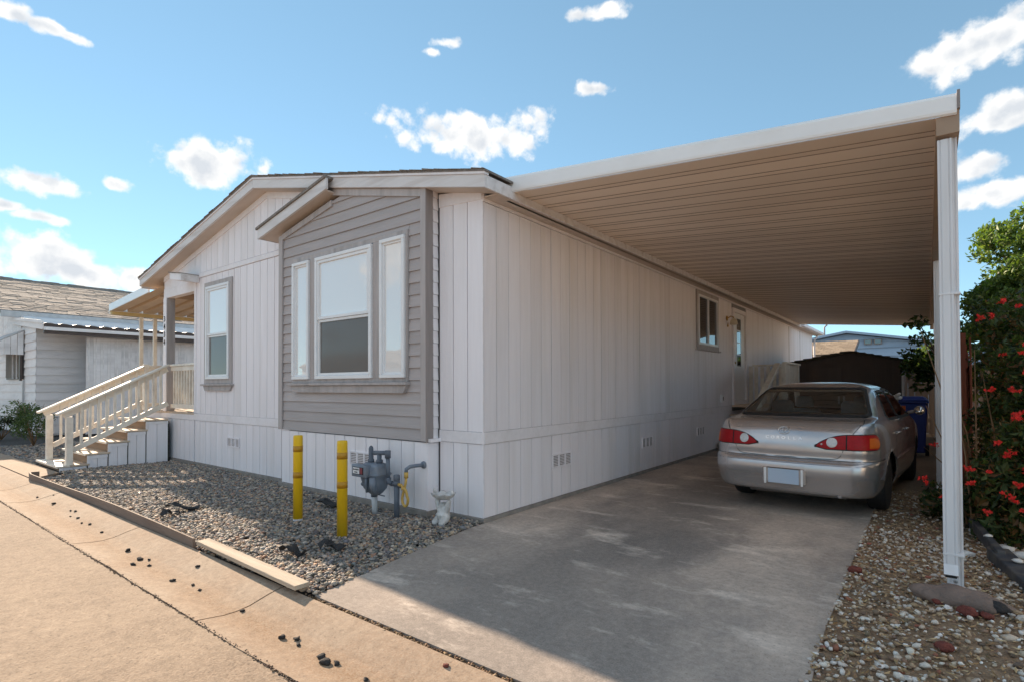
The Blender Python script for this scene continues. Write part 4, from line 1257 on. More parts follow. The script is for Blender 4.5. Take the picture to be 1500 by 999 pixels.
for (p, q, w, lab) in (((3.80, 2.35, .10), (3.90, 1.15, .11), .05, 'dark grey edging board, farther one lying along the flower bed'),
                       ((3.895, 1.35, .085), (4.02, .42, .09), .13, 'dark grey edging board, nearer and wider one lying along the flower bed')):
    e = MB().bar(p, q, w, .09).build('garden_edging', bender, None, .006)
    e['label'] = lab; e['category'] = 'edging board'; e['group'] = 'grey edging boards by the flower bed'

def blob(name, c, s, mat, seed, lev=2, amp=.25, flat=.6):
    import bmesh
    r = np.random.default_rng(seed)
    bm = bmesh.new(); bmesh.ops.create_icosphere(bm, subdivisions=lev, radius=.5)
    k = [r.normal(size=3) * 3.0 for _ in range(5)]; ph = r.uniform(0, 6, 5)
    for v in bm.verts:
        d = 1 + amp * sum(math.sin(Vector(kk).dot(v.co) * 2 + p) for kk, p in zip(k, ph)) / 3
        v.co = Vector((v.co.x * s[0] * d, v.co.y * s[1] * d, v.co.z * s[2] * d))
        if v.co.z < -.3 * s[2]: v.co.z = -.3 * s[2]
        v.co += Vector(c)
    me = bpy.data.meshes.new(name); bm.to_mesh(me); bm.free()
    for p in me.polygons: p.use_smooth = True
    me.materials.append(mat)
    return link(name, me)
rockm = pmat('brown_rock', (.24, .175, .145), (.16, .12, .10), .9, 9, bump=.7, bscale=40, vary=0)
redrock = pmat('red_lava_rock', (.20, .055, .04), (.12, .035, .028), .9, 20, bump=.8, bscale=60, vary=.1)
whiterock = pmat('white_quartz_rock', (.75, .74, .71), (.6, .58, .55), .7, 12, bump=.4, bscale=40, vary=.05)
darkrock = pmat('dark_rock', (.04, .036, .036), (.025, .024, .024), .9, 14, bump=.7, bscale=40, vary=.1)
o = blob('flat_rock', (3.64, .10, .07), (.46, .27, .15), rockm, 3, 4, .16)
o['label'] = 'large flat brown rock lying in front of the carport post'; o['category'] = 'rock'
for i, (x, y, s, mt, lab) in enumerate(((3.53, .0, .07, redrock, 'small dark red lava rock left below the flat rock'), (3.66, -.11, .10, redrock, 'biggest dark red lava rock below the flat rock'),
        (3.74, -.10, .07, redrock, 'dark red lava rock at the right below the flat rock'), (3.55, -.60, .08, redrock, 'red lava rock nearest the bottom edge of the verge'),
        (3.07, .52, .09, redrock, 'dull red rock beside the driveway edge'), (3.80, .02, .12, darkrock, 'black rock beside the right end of the flat rock'),
        (3.98, 1.75, .11, whiterock, 'white quartz lump behind the farther edging board'), (4.06, 1.55, .12, whiterock, 'white quartz lump behind the gap of the edging boards'),
        (3.86, 1.62, .06, whiterock, 'white quartz chip lying on top of the farther edging board'), (3.97, .95, .06, whiterock, 'white quartz chip lying on top of the nearer edging board'),
        (3.72, 1.35, .09, whiterock, 'white quartz lump in the chippings behind the post'))):
    z = .15 if 'on top' in lab else (float(bank(np.float64(x), np.float64(y))) + s * .2)
    o = blob('garden_rock', (x, y, z), (s, s * .8, s * .6), mt, 20 + i, 2, .3)
    o['label'] = lab; o['category'] = 'rock'; o['group'] = 'loose rocks on the verge'
# black scraps of weed cloth
scrap_m = pmat('black_weed_cloth', (.022, .022, .024), (.04, .04, .042), .75, 20, bump=.4, vary=.1)
for i, (x, y, l, w, a, lab) in enumerate(((-1.80, -.55, .34, .13, .3, 'black weed cloth scrap between the bollards by the wall'), (-.39, -1.45, .24, .10, 1.0, 'black weed cloth scrap in shade right of the second bollard'),
        (-.52, -1.72, .26, .10, .5, 'black weed cloth scrap in the sunny gravel near the driveway'), (-2.95, -1.62, .42, .12, .8, 'black weed cloth scrap in the sunny gravel at the left'),
        (-2.72, -1.80, .2, .09, 1.6, 'small black weed cloth scrap near the edging board'))):
    vs, fs = [], []
    r = random.Random(i)
    for j in range(7):
        for k in range(4):
            u = (j / 6 - .5) * l * (1 - .25 * abs(k - 1.5) / 1.5); v = (k / 3 - .5) * w * (1 - .5 * abs(j / 6 - .5))
            vs.append((x + u * math.cos(a) - v * math.sin(a), y + u * math.sin(a) + v * math.cos(a), .03 + r.uniform(0, .045) + .03 * math.sin(j)))
    for j in range(6):
        for k in range(3):
            q = j * 4 + k; fs.append((q, q + 1, q + 5, q + 4))
    o = MB().add(vs, fs, False).build('cloth_scrap', scrap_m)
    sd = o.modifiers.new('solid', 'SOLIDIFY'); sd.thickness = .006
    o['label'] = lab; o['category'] = 'cloth scrap'; o['group'] = 'black scraps in the gravel'
# dark clods in the gutter
CL = [(-5.49, -2.32), (-5.3, -2.2), (-4.80, -2.30), (-4.15, -2.29), (-3.72, -2.33), (-3.30, -2.33), (-2.85, -2.35), (-1.97, -2.40), (-1.63, -2.42), (-1.54, -2.38), (-1.51, -2.50), (-1.39, -2.43), (-.87, -2.45), (-.95, -2.25), (-.66, -2.40), (-.52, -2.41), (.07, -2.40), (.61, -2.44), (.70, -2.40), (.76, -2.43), (.98, -2.43), (1.05, -2.45), (1.10, -2.42), (1.34, -2.42), (1.63, -2.17), (-3.9, -2.35), (-4.05, -2.27), (-3.45, -2.36)]
for i, (x, y) in enumerate(CL):
    s = random.uniform(.018, .042)
    zg = float(np.interp(y, [-2.66, -2.6, -2.5, -2.42, -2.34, -2.22, -2.14], [-.04, -.048, -.062, -.064, -.055, -.022, -.004]))
    o = blob('dirt_clod', (x, y, zg + s * .2), (s * 1.3, s, s * .7), darkrock if i % 4 else redrock if i == 24 else darkrock, 50 + i, 2, .5)
    o['label'] = ('small dark dirt clod in the gutter left of its joint, below the bent edging board' if x < -2.55 else 'small dark dirt clod in the gutter between its joint and the plank' if x < 0 else 'small dark dirt clod in the gutter below the driveway' if x < 1.5 else 'lone reddish dirt clod just below the driveway joint'); o['category'] = 'dirt clod'; o['group'] = 'dark clods in the gutter'

# ------------------------------------------------------------------ the parked car
def car_paint():
    m = bpy.data.materials.new('silver_lilac_paint'); m.use_nodes = True
    nt = m.node_tree; bs = nt.nodes['Principled BSDF']; L = nt.links
    tc = nt.nodes.new('ShaderNodeTexCoord')
    n = nt.nodes.new('ShaderNodeTexNoise'); n.inputs['Scale'].default_value = 900; n.inputs['Detail'].default_value = 1
    L.new(tc.outputs['Object'], n.inputs['Vector'])
    n2 = nt.nodes.new('ShaderNodeTexNoise'); n2.inputs['Scale'].default_value = 3; n2.inputs['Detail'].default_value = 6
    L.new(tc.outputs['Object'], n2.inputs['Vector'])
    mx = nt.nodes.new('ShaderNodeMixRGB'); mx.inputs[1].default_value = (.50, .485, .49, 1); mx.inputs[2].default_value = (.585, .57, .575, 1)
    L.new(n.outputs['Fac'], mx.inputs[0])
    m2 = nt.nodes.new('ShaderNodeMixRGB'); m2.inputs[2].default_value = (.34, .31, .28, 1)     # dust
    r = nt.nodes.new('ShaderNodeMapRange'); r.inputs['From Min'].default_value = .5; r.inputs['From Max'].default_value = .8; r.inputs['To Max'].default_value = .35
    L.new(n2.outputs['Fac'], r.inputs['Value']); L.new(r.outputs[0], m2.inputs[0]); L.new(mx.outputs[0], m2.inputs[1])
    L.new(m2.outputs[0], bs.inputs['Base Color'])
    bs.inputs['Metallic'].default_value = .72
    bs.inputs['Roughness'].default_value = .27
    bs.inputs['Coat Weight'].default_value = .7; bs.inputs['Coat Roughness'].default_value = .07
    return m
paint = car_paint()
car_glass = glassy('car_glass', (0, 0, 0), .045, .01, alpha_through=(.74, .79, .79))
lens_red = pmat('red_lens', (.40, .005, .010), (.30, .003, .007), .30, 60, bump=.1, vary=0, coat=.0, spec=.25)
lens_amb = pmat('amber_lens', (.62, .13, .012), (.55, .10, .01), .30, 60, bump=.1, vary=0, coat=.0, spec=.25)
lens_clr = pmat('clear_lens', (.70, .70, .70), (.55, .55, .56), .12, 60, bump=.2, vary=0, coat=1.0)
seatm = pmat('blue_grey_seat_cloth', (.55, .70, .80), (.45, .60, .70), .9, 40, bump=.2, vary=0)
rimm = pmat('hubcap_silver', (.52, .52, .53), (.42, .42, .43), .35, 10, bump=.03, metal=.6, vary=0)
platem = pmat('pale_number_plate', (.56, .62, .72), (.42, .55, .70), .35, 2.2, bump=.02, vary=0, detail=1)
chrome = pmat('chrome', (.75, .75, .75), (.7, .7, .7), .12, 5, bump=0, metal=1, vary=0)

CAR_X, CAR_Y, CAR_ROT = 2.30, 2.10, math.radians(-4.2)
car = thing('parked_car', (CAR_X, CAR_Y, 0), 'dusty silver sedan parked nose in under the carport on the driveway', 'car', local=True)
car.rotation_euler.z = CAR_ROT
car.scale.x = .97
def interp(z, T):
    return float(np.interp(z, [a for a, _ in T], [b for _, b in T]))
TW = [(.17, .74), (.22, .79), (.30, .825), (.42, .845), (.55, .8475), (.65, .8465), (.76, .838), (.86, .82), (.92, .80), (.95, .785), (.985, .755), (1.0, .742), (1.1, .70), (1.2, .655), (1.27, .612), (1.315, .555), (1.345, .47), (1.365, .37), (1.378, .24), (1.385, .10)]
TR = [(.17, .20), (.225, .10), (.25, .075), (.34, .045), (.385, .03), (.41, .008), (.44, .0), (.52, .0), (.555, .010), (.575, .035), (.585, .072), (.62, .078), (.66, .07), (.74, .075), (.82, .092), (.88, .115), (.92, .145), (.945, .18), (.962, .235), (.972, .34), (.980, .48), (.988, .57), (1.0, .605), (1.1, .80), (1.2, 1.01), (1.27, 1.17), (1.315, 1.30), (1.345, 1.45), (1.365, 1.62), (1.378, 1.82), (1.385, 2.0)]
TFR = [(.17, 4.3), (.3, 4.38), (.5, 4.42), (.6, 4.40), (.7, 4.28), (.78, 3.98), (.85, 3.66), (.9, 3.44), (.95, 3.27), (1.0, 3.14), (1.1, 2.95), (1.2, 2.76), (1.27, 2.6), (1.315, 2.47), (1.345, 2.36), (1.365, 2.27), (1.378, 2.18), (1.385, 2.1)]
CROWN = [(.17, .05), (.5, .07), (.9, .075), (.95, .09), (.985, .06), (1.0, .10), (1.2, .13), (1.3, .10), (1.385, .02)]
RXC = [(.17, .22), (.6, .22), (.9, .20), (1.0, .12), (1.3, .10), (1.385, .05)]
RYC = [(.17, .24), (.55, .26), (.6, .25), (.9, .22), (.97, .16), (1.0, .16), (1.3, .14), (1.385, .03)]
def taper(s): return 1 - .055 * max(0, (1.7 - s) / 1.7) ** 2 - .10 * max(0, (s - 2.8) / 1.6) ** 2
def contour(z):
    """right half outline at height z, from the rear centre to the front centre: list of (x, s)"""
    w, sr, sf = interp(z, TW), interp(z, TR), interp(z, TFR)
    cr, rx, ry = interp(z, CROWN), interp(z, RXC), interp(z, RYC)
    rx = min(rx, w * .8); q0 = 1 - rx / w
    pts = []
    for i in range(11):
        q = q0 * i / 10; pts.append((w * q, sr + cr * q * q))
    for i in range(1, 12):
        a = math.radians(90 * i / 11)
        q = q0 + (1 - q0) * math.sin(a); pts.append((w * q, sr + cr * q * q + ry * (1 - math.cos(a))))
    s0 = sr + cr + ry; s1 = sf - (.30 if z < .95 else .14)
    s1 = max(s1, s0 + .05)
    for i in range(1, 111):
        s = s0 + (s1 - s0) * i / 110; pts.append((w, s))
    for i in range(1, 9):
        a = math.radians(90 * i / 8)
        pts.append((w - .3 * w * (1 - math.cos(a)), s1 + (sf - .06 * (z < .95) - s1) * math.sin(a)))
    for i in range(1, 6):
        q = .7 * (1 - i / 5)
        pts.append((w * q, sf - .06 * (z < .95) * (q / .7) ** 2))
    return [(x * taper(s), s) for x, s in pts]
ZS = [.225, .25, .285, .32, .36, .40, .44, .48, .51, .535, .555, .567, .577, .583, .59, .605, .625, .65, .68, .71, .74, .77, .80, .83, .86, .885, .905, .92, .934, .946, .955, .963, .970, .976, .982, .988, .994, 1.0, 1.02, 1.04, 1.06, 1.085, 1.11, 1.14, 1.17, 1.2, 1.225, 1.25, 1.27, 1.29, 1.305, 1.32, 1.335, 1.347, 1.357, 1.366, 1.373, 1.379, 1.383, 1.385]
CT = [contour(z) for z in ZS]
NP = len(CT[0])
def rear_s(x, z):
    c = contour(z); xs = [p[0] for p in c[:22]]; return float(np.interp(abs(x), xs, [p[1] for p in c[:22]]))
def side_x(s, z):
    c = contour(z)[20:-4]; return float(np.interp(s, [p[1] for p in c], [p[0] for p in c]))
def rearwin_half(z): return float(np.interp(z, [1.0, 1.30], [.685, .535]))
RW0, RW1 = 1.012, 1.298
# side windows as quads in (s, z) : rear door and front door
SWIN = [[(1.28, .955), (1.98, .945), (1.98, 1.275), (1.50, 1.265)], [(2.05, .945), (3.02, .935), (2.62, 1.215), (2.42, 1.27), (2.05, 1.278)]]
def inpoly(p, poly):
    c = False; j = len(poly) - 1
    for i in range(len(poly)):
        (xi, yi), (xj, yj) = poly[i], poly[j]
        if (yi > p[1]) != (yj > p[1]) and p[0] < (xj - xi) * (p[1] - yi) / (yj - yi) + xi: c = not c
        j = i
    return c
WHEELS = (.985, 3.45); WR = .345
vs = []
for k, z in enumerate(ZS):
    row = [(x, s, z) for x, s in CT[k]]
    vs += row + [(-x, s, zz) for x, s, zz in row[-2:0:-1]]
PER = 2 * NP - 2
V = np.array(vs)
# snap vertices to the wheel arch circles
for sw in WHEELS:
    d = np.hypot(V[:, 1] - sw, V[:, 2] - .29)
    near = (np.abs(d - WR) < .024) & (np.abs(V[:, 0]) > .6) & (V[:, 2] < .7) & (V[:, 2] > .2)
    k = np.where(near)[0]
    V[k, 1] = sw + (V[k, 1] - sw) * WR / d[k]; V[k, 2] = .29 + (V[k, 2] - .29) * WR / d[k]
fs = []
for k in range(len(ZS) - 1):
    for i in range(PER):
        a, b = k * PER + i, k * PER + (i + 1) % PER
        f = (a, b, b + PER, a + PER)
        c = V[list(f)].mean(0)
        if abs(c[0]) > .62 and c[2] < .7 and any(math.hypot(c[1] - sw, c[2] - .29) < WR - .004 for sw in WHEELS): continue
        if RW0 + .02 < c[2] < RW1 - .02 and abs(c[0]) < rearwin_half(c[2]) - .03 and c[1] < 1.6: continue
        if 1.02 < c[2] < 1.27 and abs(c[0]) < rearwin_half(c[2]) and c[1] > 2.4: continue
        if abs(c[0]) > .5 and any(inpoly((c[1], c[2]), [(m_[0] + (cx - m_[0]) * .93, m_[1] + (cz_ - m_[1]) * .88) for cx, cz_ in w for m_ in ((sum(p[0] for p in w) / len(w), sum(p[1] for p in w) / len(w)),)]) for w in SWIN): continue
        fs.append(f)
fs.append(tuple((len(ZS) - 1) * PER + i for i in range(PER)))
body = MB().add(V, fs, True).build('body', paint, car)
es = body.modifiers.new('shell', 'SOLIDIFY'); es.thickness = .008; es.offset = -1
MB().box(-.70, .70, .3, 4.1, .235, .25).build('underbody', darkin, car)
def patch(fn, us, ws, off, name, mat, parent=car, close=False):
    """surface patch: fn(u, w) -> point; offset along its normal"""
    P = [[Vector(fn(u, w)) for w in ws] for u in us]
    vs = []; nu, nw = len(us), len(ws)
    for i in range(nu):
        for j in range(nw):
            du = P[min(i + 1, nu - 1)][j] - P[max(i - 1, 0)][j]; dw = P[i][min(j + 1, nw - 1)] - P[i][max(j - 1, 0)]
            nrm = du.cross(dw)
            nrm = nrm.normalized() if nrm.length > 1e-9 else Vector((0, -1, 0))
            ctr = Vector((0, 2.2, .7))
            if nrm.dot(P[i][j] - ctr) < 0: nrm = -nrm
            vs.append(P[i][j] + nrm * off)
    fs = [(i * nw + j, (i + 1) * nw + j, (i + 1) * nw + j + 1, i * nw + j + 1) for i in range(nu - 1) for j in range(nw - 1)]
    return MB().add(vs, fs, True).build(name, mat, parent)
lin = lambda a, b, n: [a + (b - a) * i / (n - 1) for i in range(n)]
def rearP(x, z): return (x, rear_s(x, z), z)
def winP(grow):
    def f(u, w):
        z = RW0 - grow * .5 + (RW1 - RW0 + grow) * w
        h = rearwin_half(z) + grow * .5
        # rounded lower and upper corners
        e = min(w, 1 - w); r = .10
        if e < r: h -= (.055 if True else 0) * (1 - math.sqrt(max(0, 1 - ((r - e) / r) ** 2)))
        return rearP(u * h, z)
    return f
patch(winP(0.0), lin(-1, 1, 33), lin(0, 1, 23), .004, 'rear_window', car_glass)
# black border of the rear window
wo_, wi_ = winP(.034), winP(-.016)
edge = [(-1, t) for t in lin(0, 1, 23)] + [(t, 1) for t in lin(-1, 1, 25)] + [(1, t) for t in lin(1, 0, 23)] + [(t, 0) for t in lin(1, -1, 25)]
mb = MB(); vs = []
for u, w in edge:
    for fn, o_ in ((wo_, .0045), (wi_, .0065)):
        p = Vector(fn(u, w)); vs.append(p + Vector((0, -.7, .72)) * o_)
n = len(edge)
mb.add(vs, [(2 * i, 2 * ((i + 1) % n), 2 * ((i + 1) % n) + 1, 2 * i + 1) for i in range(n)], True).build('window_seal', blackm, car)
def quadP(w4, sgn):
    def f(u, w):
        if len(w4) == 4: b0, b1, t1, t0 = [Vector(p) for p in w4]
        else: b0, b1, t1, t0 = Vector(w4[0]), Vector(w4[1]), Vector(w4[2]), Vector(w4[4])
        q = (b0.lerp(b1, u)).lerp(t0.lerp(t1, u), w)
        if len(w4) == 5 and w > 0: q.y += .05 * w * math.sin(math.pi * min(1, u * 1.0)) * .9
        return (sgn * side_x(q.x, q.y), q.x, q.y)
    return f
for sgn in (-1, 1):
    for w4 in SWIN:
        g = quadP(w4, sgn)
        patch(g, lin(0, 1, 14), lin(0, 1, 10), .004, 'side_window', car_glass)
        vs = []
        ed = [(t, 0) for t in lin(0, 1, 14)] + [(1, t) for t in lin(0, 1, 10)] + [(t, 1) for t in lin(1, 0, 14)] + [(0, t) for t in lin(1, 0, 10)]
        for u, w in ed:
            for gr, o_ in ((.03, .005), (-.05, .007)):
                uu = .5 + (u - .5) * (1 + gr * 1.4); ww = .5 + (w - .5) * (1 + gr * 2.2)
                p = Vector(g(uu, ww)); vs.append(p + Vector((sgn * o_, 0, o_ * .4)))
        n = len(ed)
        MB().add(vs, [(2 * i, 2 * ((i + 1) % n), 2 * ((i + 1) % n) + 1, 2 * i + 1) for i in range(n)], True).build('window_seal', blackm, car)
# windscreen
patch(lambda u, w: (u * rearwin_half(1.01 + .26 * w) * 1.0, float(np.interp(1.01 + .26 * w, [a for a, _ in TFR], [b for _, b in TFR])) - .02 * abs(u), 1.01 + .26 * w), lin(-1, 1, 13), lin(0, 1, 8), .004, 'windscreen', car_glass)
# tail lamps
def lamp_patch(sgn, x0, x1, zlo, zhi, off, name, mat, parent=car, nu=20, label=None):
    def f(u, w):
        x = x0 + (x1 - x0) * u
        c = contour(.75); xs_ = [p[0] for p in c[:22]]
        a, b = zlo(x), zhi(x)
        z = a + (b - a) * w
        cc = contour(z)[:34]
        # arc coordinate: x inboard of the corner, then along the side
        L_ = [0.0]
        for p, q in zip(cc, cc[1:]): L_.append(L_[-1] + math.hypot(q[0] - p[0], q[1] - p[1]))
        return (sgn * float(np.interp(x, L_, [p[0] for p in cc])), float(np.interp(x, L_, [p[1] for p in cc])), z)
    o = patch(f, lin(0, 1, nu), lin(0, 1, 9), off, name, mat, parent)
    if label: o['label'] = label
    return o
AI, AJ, AO = .295, .565, .94      # inner tip, trunk seam, outer end (arc length from the centre line)
def zhi(x): return .730 + .105 * math.sin(math.pi / 2 * min(1, max(0, (x - AI) / .30)) ** .75) - (.05 * max(0, (x - .835) / .105) ** 2 if x > .835 else 0) + .012 * min(1, (x - AI) / .5)
def zlo(x): return .727 - .022 * min(1, (x - AI) / .09) + (.03 * max(0, (x - .875) / .065) ** 2 if x > .875 else 0)
for sgn in (-1, 1):
    lamp_patch(sgn, AI - .016, AO + .010, lambda x: zlo(max(x, AI)) - .010, lambda x: zhi(max(x, AI)) + .010, .003, 'lamp_gasket', blackm, nu=26)
    lp = lamp_patch(sgn, AI, AJ - .006, zlo, zhi, .008, 'tail_lamp', lens_red, label='inner half of the red tail lamp')
    lamp_patch(sgn, AJ + .006, AO, zlo, zhi, .008, 'tail_lamp', lens_red)
    lamp_patch(sgn, .775, AO - .012, lambda x: zlo(x) + .016, lambda x: zhi(x) - .03, .0105, 'turn_lens', lens_amb)
    cx_, czr = .437, .770
    vsn = []
    for r_, o_ in ((.049, .0098), (.040, .013), (.020, .0135), (.0, .0135)):
        for k in range(20):
            a = 2 * math.pi * k / 20
            x = cx_ + r_ * math.cos(a); z = czr + r_ * 1.0 * math.sin(a)
            cc = contour(z)[:34]; Lr = [0.0]
            for p, q in zip(cc, cc[1:]): Lr.append(Lr[-1] + math.hypot(q[0] - p[0], q[1] - p[1]))
            vsn.append((sgn * float(np.interp(x, Lr, [p[0] for p in cc])), float(np.interp(x, Lr, [p[1] for p in cc])) - o_, z))
    MB().add(vsn, [(j * 20 + k, j * 20 + (k + 1) % 20, (j + 1) * 20 + (k + 1) % 20, (j + 1) * 20 + k) for j in range(3) for k in range(20)], True).build('reversing_lens', lens_clr, car)
def seam(pts, w, name='panel_gap', mat=blackm, off=.0022, fn=None):
    """thin dark line over a path given as surface points"""
    vs = []
    P = [Vector(p) for p in pts]
    for i, p in enumerate(P):
        t = (P[min(i + 1, len(P) - 1)] - P[max(i - 1, 0)]).normalized()
        o = (p - Vector((0, 2.2, .62))); o.normalize()
        if abs(p.x) > .7: o = Vector((math.copysign(1, p.x), 0, .15)).normalized()
        elif p.y < .3: o = Vector((p.x * .3, -1, .25)).normalized()
        else: o = Vector((0, -.25, 1)).normalized()
        b = t.cross(o).normalized()
        vs += [p + o * off - b * w / 2, p + o * off + b * w / 2]
    n = len(P)
    return MB().add(vs, [(2 * i, 2 * i + 2, 2 * i + 3, 2 * i + 1) for i in range(n - 1)], True).build(name, mat, car)
def arcP(x, z, sgn=1):
    cc = contour(z)[:40]; L_ = [0.0]
    for p, q in zip(cc, cc[1:]): L_.append(L_[-1] + math.hypot(q[0] - p[0], q[1] - p[1]))
    return (sgn * float(np.interp(x, L_, [p[0] for p in cc])), float(np.interp(x, L_, [p[1] for p in cc])), z)
for sgn in (-1, 1):
    seam([arcP(x, z, sgn) for x, z in ((.0, .600), (.30, .600), (.44, .602), (.485, .612), (.51, .635), (.54, .70), (.567, .77), (.60, .83), (.635, .88), (.665, .92), (.68, .944))], .007)
    seam([(sgn * .69, .28, .958), (sgn * .675, .42, .977), (sgn * .655, .56, .990)], .006)
    # door seams and handle
    for s_ in (1.27, 2.02, 3.02):
        zz = [.93, .85, .75, .65, .55, .45, .36, .30]
        dv = lambda z: (.10 * max(0, (z - .62) / .3) if s_ < 1.5 else 0)
        keep = [z for z in zz if not (s_ < 1.5 and z < .52)]
        sp = [(sgn * side_x(s_ + (0 if s_ > 1.5 else .03) + dv(z), z), s_ + (0 if s_ > 1.5 else .03) + dv(z), z) for z in keep]
        seam(sp, .007)
    seam([(sgn * side_x(s, .30), s, .30) for s in lin(1.38, 3.05, 14)], .006)
    for s_ in (1.42, 2.2):
        h = MB(); x_ = side_x(s_ + .08, .80)
        h.tube([(sgn * (x_ + .004), s_, .80), (sgn * (x_ + .024), s_ + .03, .803), (sgn * (x_ + .024), s_ + .13, .803), (sgn * (x_ + .004), s_ + .16, .80)], .012, 8)
        h.build('door_handle', paint, car)
    patch(lambda u, w: (sgn * (side_x(1.25 + 1.85 * u, .50 + .045 * w) + .011 * math.sin(math.pi * w)), 1.25 + 1.85 * u, .50 + .045 * w), lin(0, 1, 20), lin(0, 1, 5), .001, 'rub_strip', paint)
    mr_ = MB(); x_ = side_x(2.95, .93)
    mr_.lathe([(0, -.04), (.045, -.04), (.062, -.01), (.060, .03), (.045, .05), (0, .055)], (sgn * (x_ + .12), 2.98, 1.0), 14, 'y')
    mr_.tube([(sgn * (x_ - .01), 2.98, .965), (sgn * (x_ + .06), 2.98, .985)], .022, 8)
    mo = mr_.build('wing_mirror', greyd, car)
    MB().lathe([(0, 0), (.05, 0), (.05, -.003), (0, -.003)], (sgn * (x_ + .12), 2.939, 1.0), 14, 'y').build('mirror_glass', chrome, mo)
# bumper top gap, reflector crease
seam([arcP(x, .588, 1) for x in lin(0, 1.2, 24)], .010)
seam([arcP(x, .588, -1) for x in lin(0, 1.2, 24)], .010)
seam([arcP(x, .545, 1) for x in lin(0, 1.15, 20)], .0035, off=.0012)
seam([arcP(x, .545, -1) for x in lin(0, 1.15, 20)], .0035, off=.0012)
# plate recess, plate, bumper guards
MB().box(-.215, .215, -.012, .05, .325, .49).build('plate_recess', paint, car, .01)
npl = MB().box(-.152, .152, -.020, -.0125, .328, .478).build('number_plate', platem, car, .003)
for sx in (-1, 1):
    MB().box(sx * .181 - .010, sx * .181 + .010, -.026, -.0125, .315, .484).build('plate_guard', metalw, car, .004)
mb = MB().box(-.165, .165, -.0165, -.0125, .481, .488).build('plate_lip', blackm, car)
# emblem: three ovals
em = MB()
def oval(cx, cz, a, b, r, n=28):
    s0 = rear_s(cx, cz)
    pts = [(cx + a * math.cos(2 * math.pi * k / n), rear_s(cx + a * math.cos(2 * math.pi * k / n), cz + b * math.sin(2 * math.pi * k / n)) - .006, cz + b * math.sin(2 * math.pi * k / n)) for k in range(n + 1)]
    em.tube(pts, r, 6)
EX, EZ = -.02, .872
oval(EX, EZ, .056, .038, .0042); oval(EX, EZ + .008, .018, .030, .0034); oval(EX, EZ + .016, .038, .014, .0034)
em.build('emblem', chrome, car)
def badge(txt, x, z, size, depth, mat, st=1.3):
    s0 = rear_s(x, z); ds = rear_s(x, z + .04) - s0
    ang = math.atan2(ds, .04)
    cr_ = (rear_s(x + .08, z) - rear_s(x - .08, z)) / .16
    M4 = Matrix.Translation((x, s0 - .003, z)) @ Matrix.Rotation(math.atan(cr_), 4, 'Z') @ Matrix.Rotation(math.pi / 2 - ang, 4, 'X')
    return text_mesh('badge', txt, size, depth, mat, car, M4, st)
letters = "COROLLA"
for i, ch in enumerate(letters):
    badge(ch, -.02 + (i - 3) * .055, .792, .042, .0022, chrome, 1.3)
badge("CE", -.50, .895, .04, .002, chrome, 1.2)
badge("TOYOTA", .45, .893, .030, .002, chrome, 1.3)
MB().lathe([(0, -.002), (.009, -.002), (.009, .002), (0, .003)], (.345, rear_s(.345, .75) - .009, .75), 10, 'y').build('lock_dot', lens_clr, car)
# wheels
tyre_p = [(.19, -.088), (.262, -.092), (.284, -.084), (.295, -.06), (.296, 0), (.295, .06), (.284, .084), (.262, .092), (.19, .088)]
tme = MB().lathe(tyre_p, n=36, axis='x').mesh('tyre', blackm)
rb_ = MB()
rb_.lathe([(0, .062), (.04, .064), (.05, .056), (.165, .052), (.188, .06), (.192, .072), (.194, .086), (.198, .088), (.198, .05), (.1, .04), (0, .04)], n=28, axis='x')
rme = rb_.mesh('rim', rimm)
spk = MB()
for k in range(7):
    a = 2 * math.pi * k / 7
    spk.bar((.068, .05 * math.cos(a), .05 * math.sin(a)), (.066, .175 * math.cos(a), .175 * math.sin(a)), .042, .018, up=(1, 0, 0))
sme = spk.mesh('spoke_cover', rimm)
for sw in WHEELS:
    for sgn in (-1, 1):
        wv = link('wheel', tme, car, (sgn * .712, sw, .292))
        for nm, mesh_ in (('rim', rme), ('spokes', sme)):
            r_ = link(nm, mesh_, wv)
            if sgn < 0: r_.rotation_euler.z = math.pi
        mbw = MB()
        n = 24
        vsw = [(sgn * xx, sw + WR * math.cos(math.pi * k / n), .29 + WR * math.sin(math.pi * k / n)) for xx in (.80, .55) for k in range(n + 1)]
        mbw.add(vsw, [(k, k + 1, n + 2 + k, n + 1 + k) for k in range(n)] + [tuple(n + 1 + k for k in range(n + 1))])
        mbw.build('wheel_well', darkin, car)
MB().tube([(-.45, .35, .24), (.5, .42, .24)], .08, 12).build('silencer', greyd, car)
MB().tube([(.5, .10, .24), (.5, .45, .25)], .02, 8).build('exhaust_pipe', greyd, car)
# cabin
MB().box(-.66, .66, .62, 1.32, .935, .955).build('parcel_shelf', darkin, car)
MB().box(-.68, .68, 1.1, 3.3, .30, .33).build('cabin_floor', darkin, car)
MB().box(-.66, .66, 3.0, 3.25, .60, .97).build('dashboard', darkin, car)
mb = MB()
rbox(mb, -.62, .62, 1.36, 1.56, [(.4, 0), (.90, 0), (.965, .02)], .05)
mb.build('rear_seat', seatm, car)
for sx in (-.40, .40):
    hb = MB(); rbox(hb, sx - .13, sx + .13, 1.38, 1.49, [(.96, .03), (.975, .0), (1.11, .0), (1.145, .02), (1.155, .045)], .04)
    hb.build('headrest', seatm, car)
for sx in (-.36, .36):
    fb = MB(); rbox(fb, sx - .24, sx + .24, 2.25, 2.40, [(.4, 0), (.95, .02), (1.02, .05)], .05)
    fb.build('front_seat', seatm, car)
    hb = MB(); rbox(hb, sx - .12, sx + .12, 2.27, 2.37, [(1.04, .03), (1.055, 0), (1.17, .01), (1.19, .04)], .04)
    hb.build('headrest', seatm, car)
MB().bar((-.08, 2.72, 1.235), (.10, 2.72, 1.235), .02, .05).build('rear_view_mirror', darkin, car)

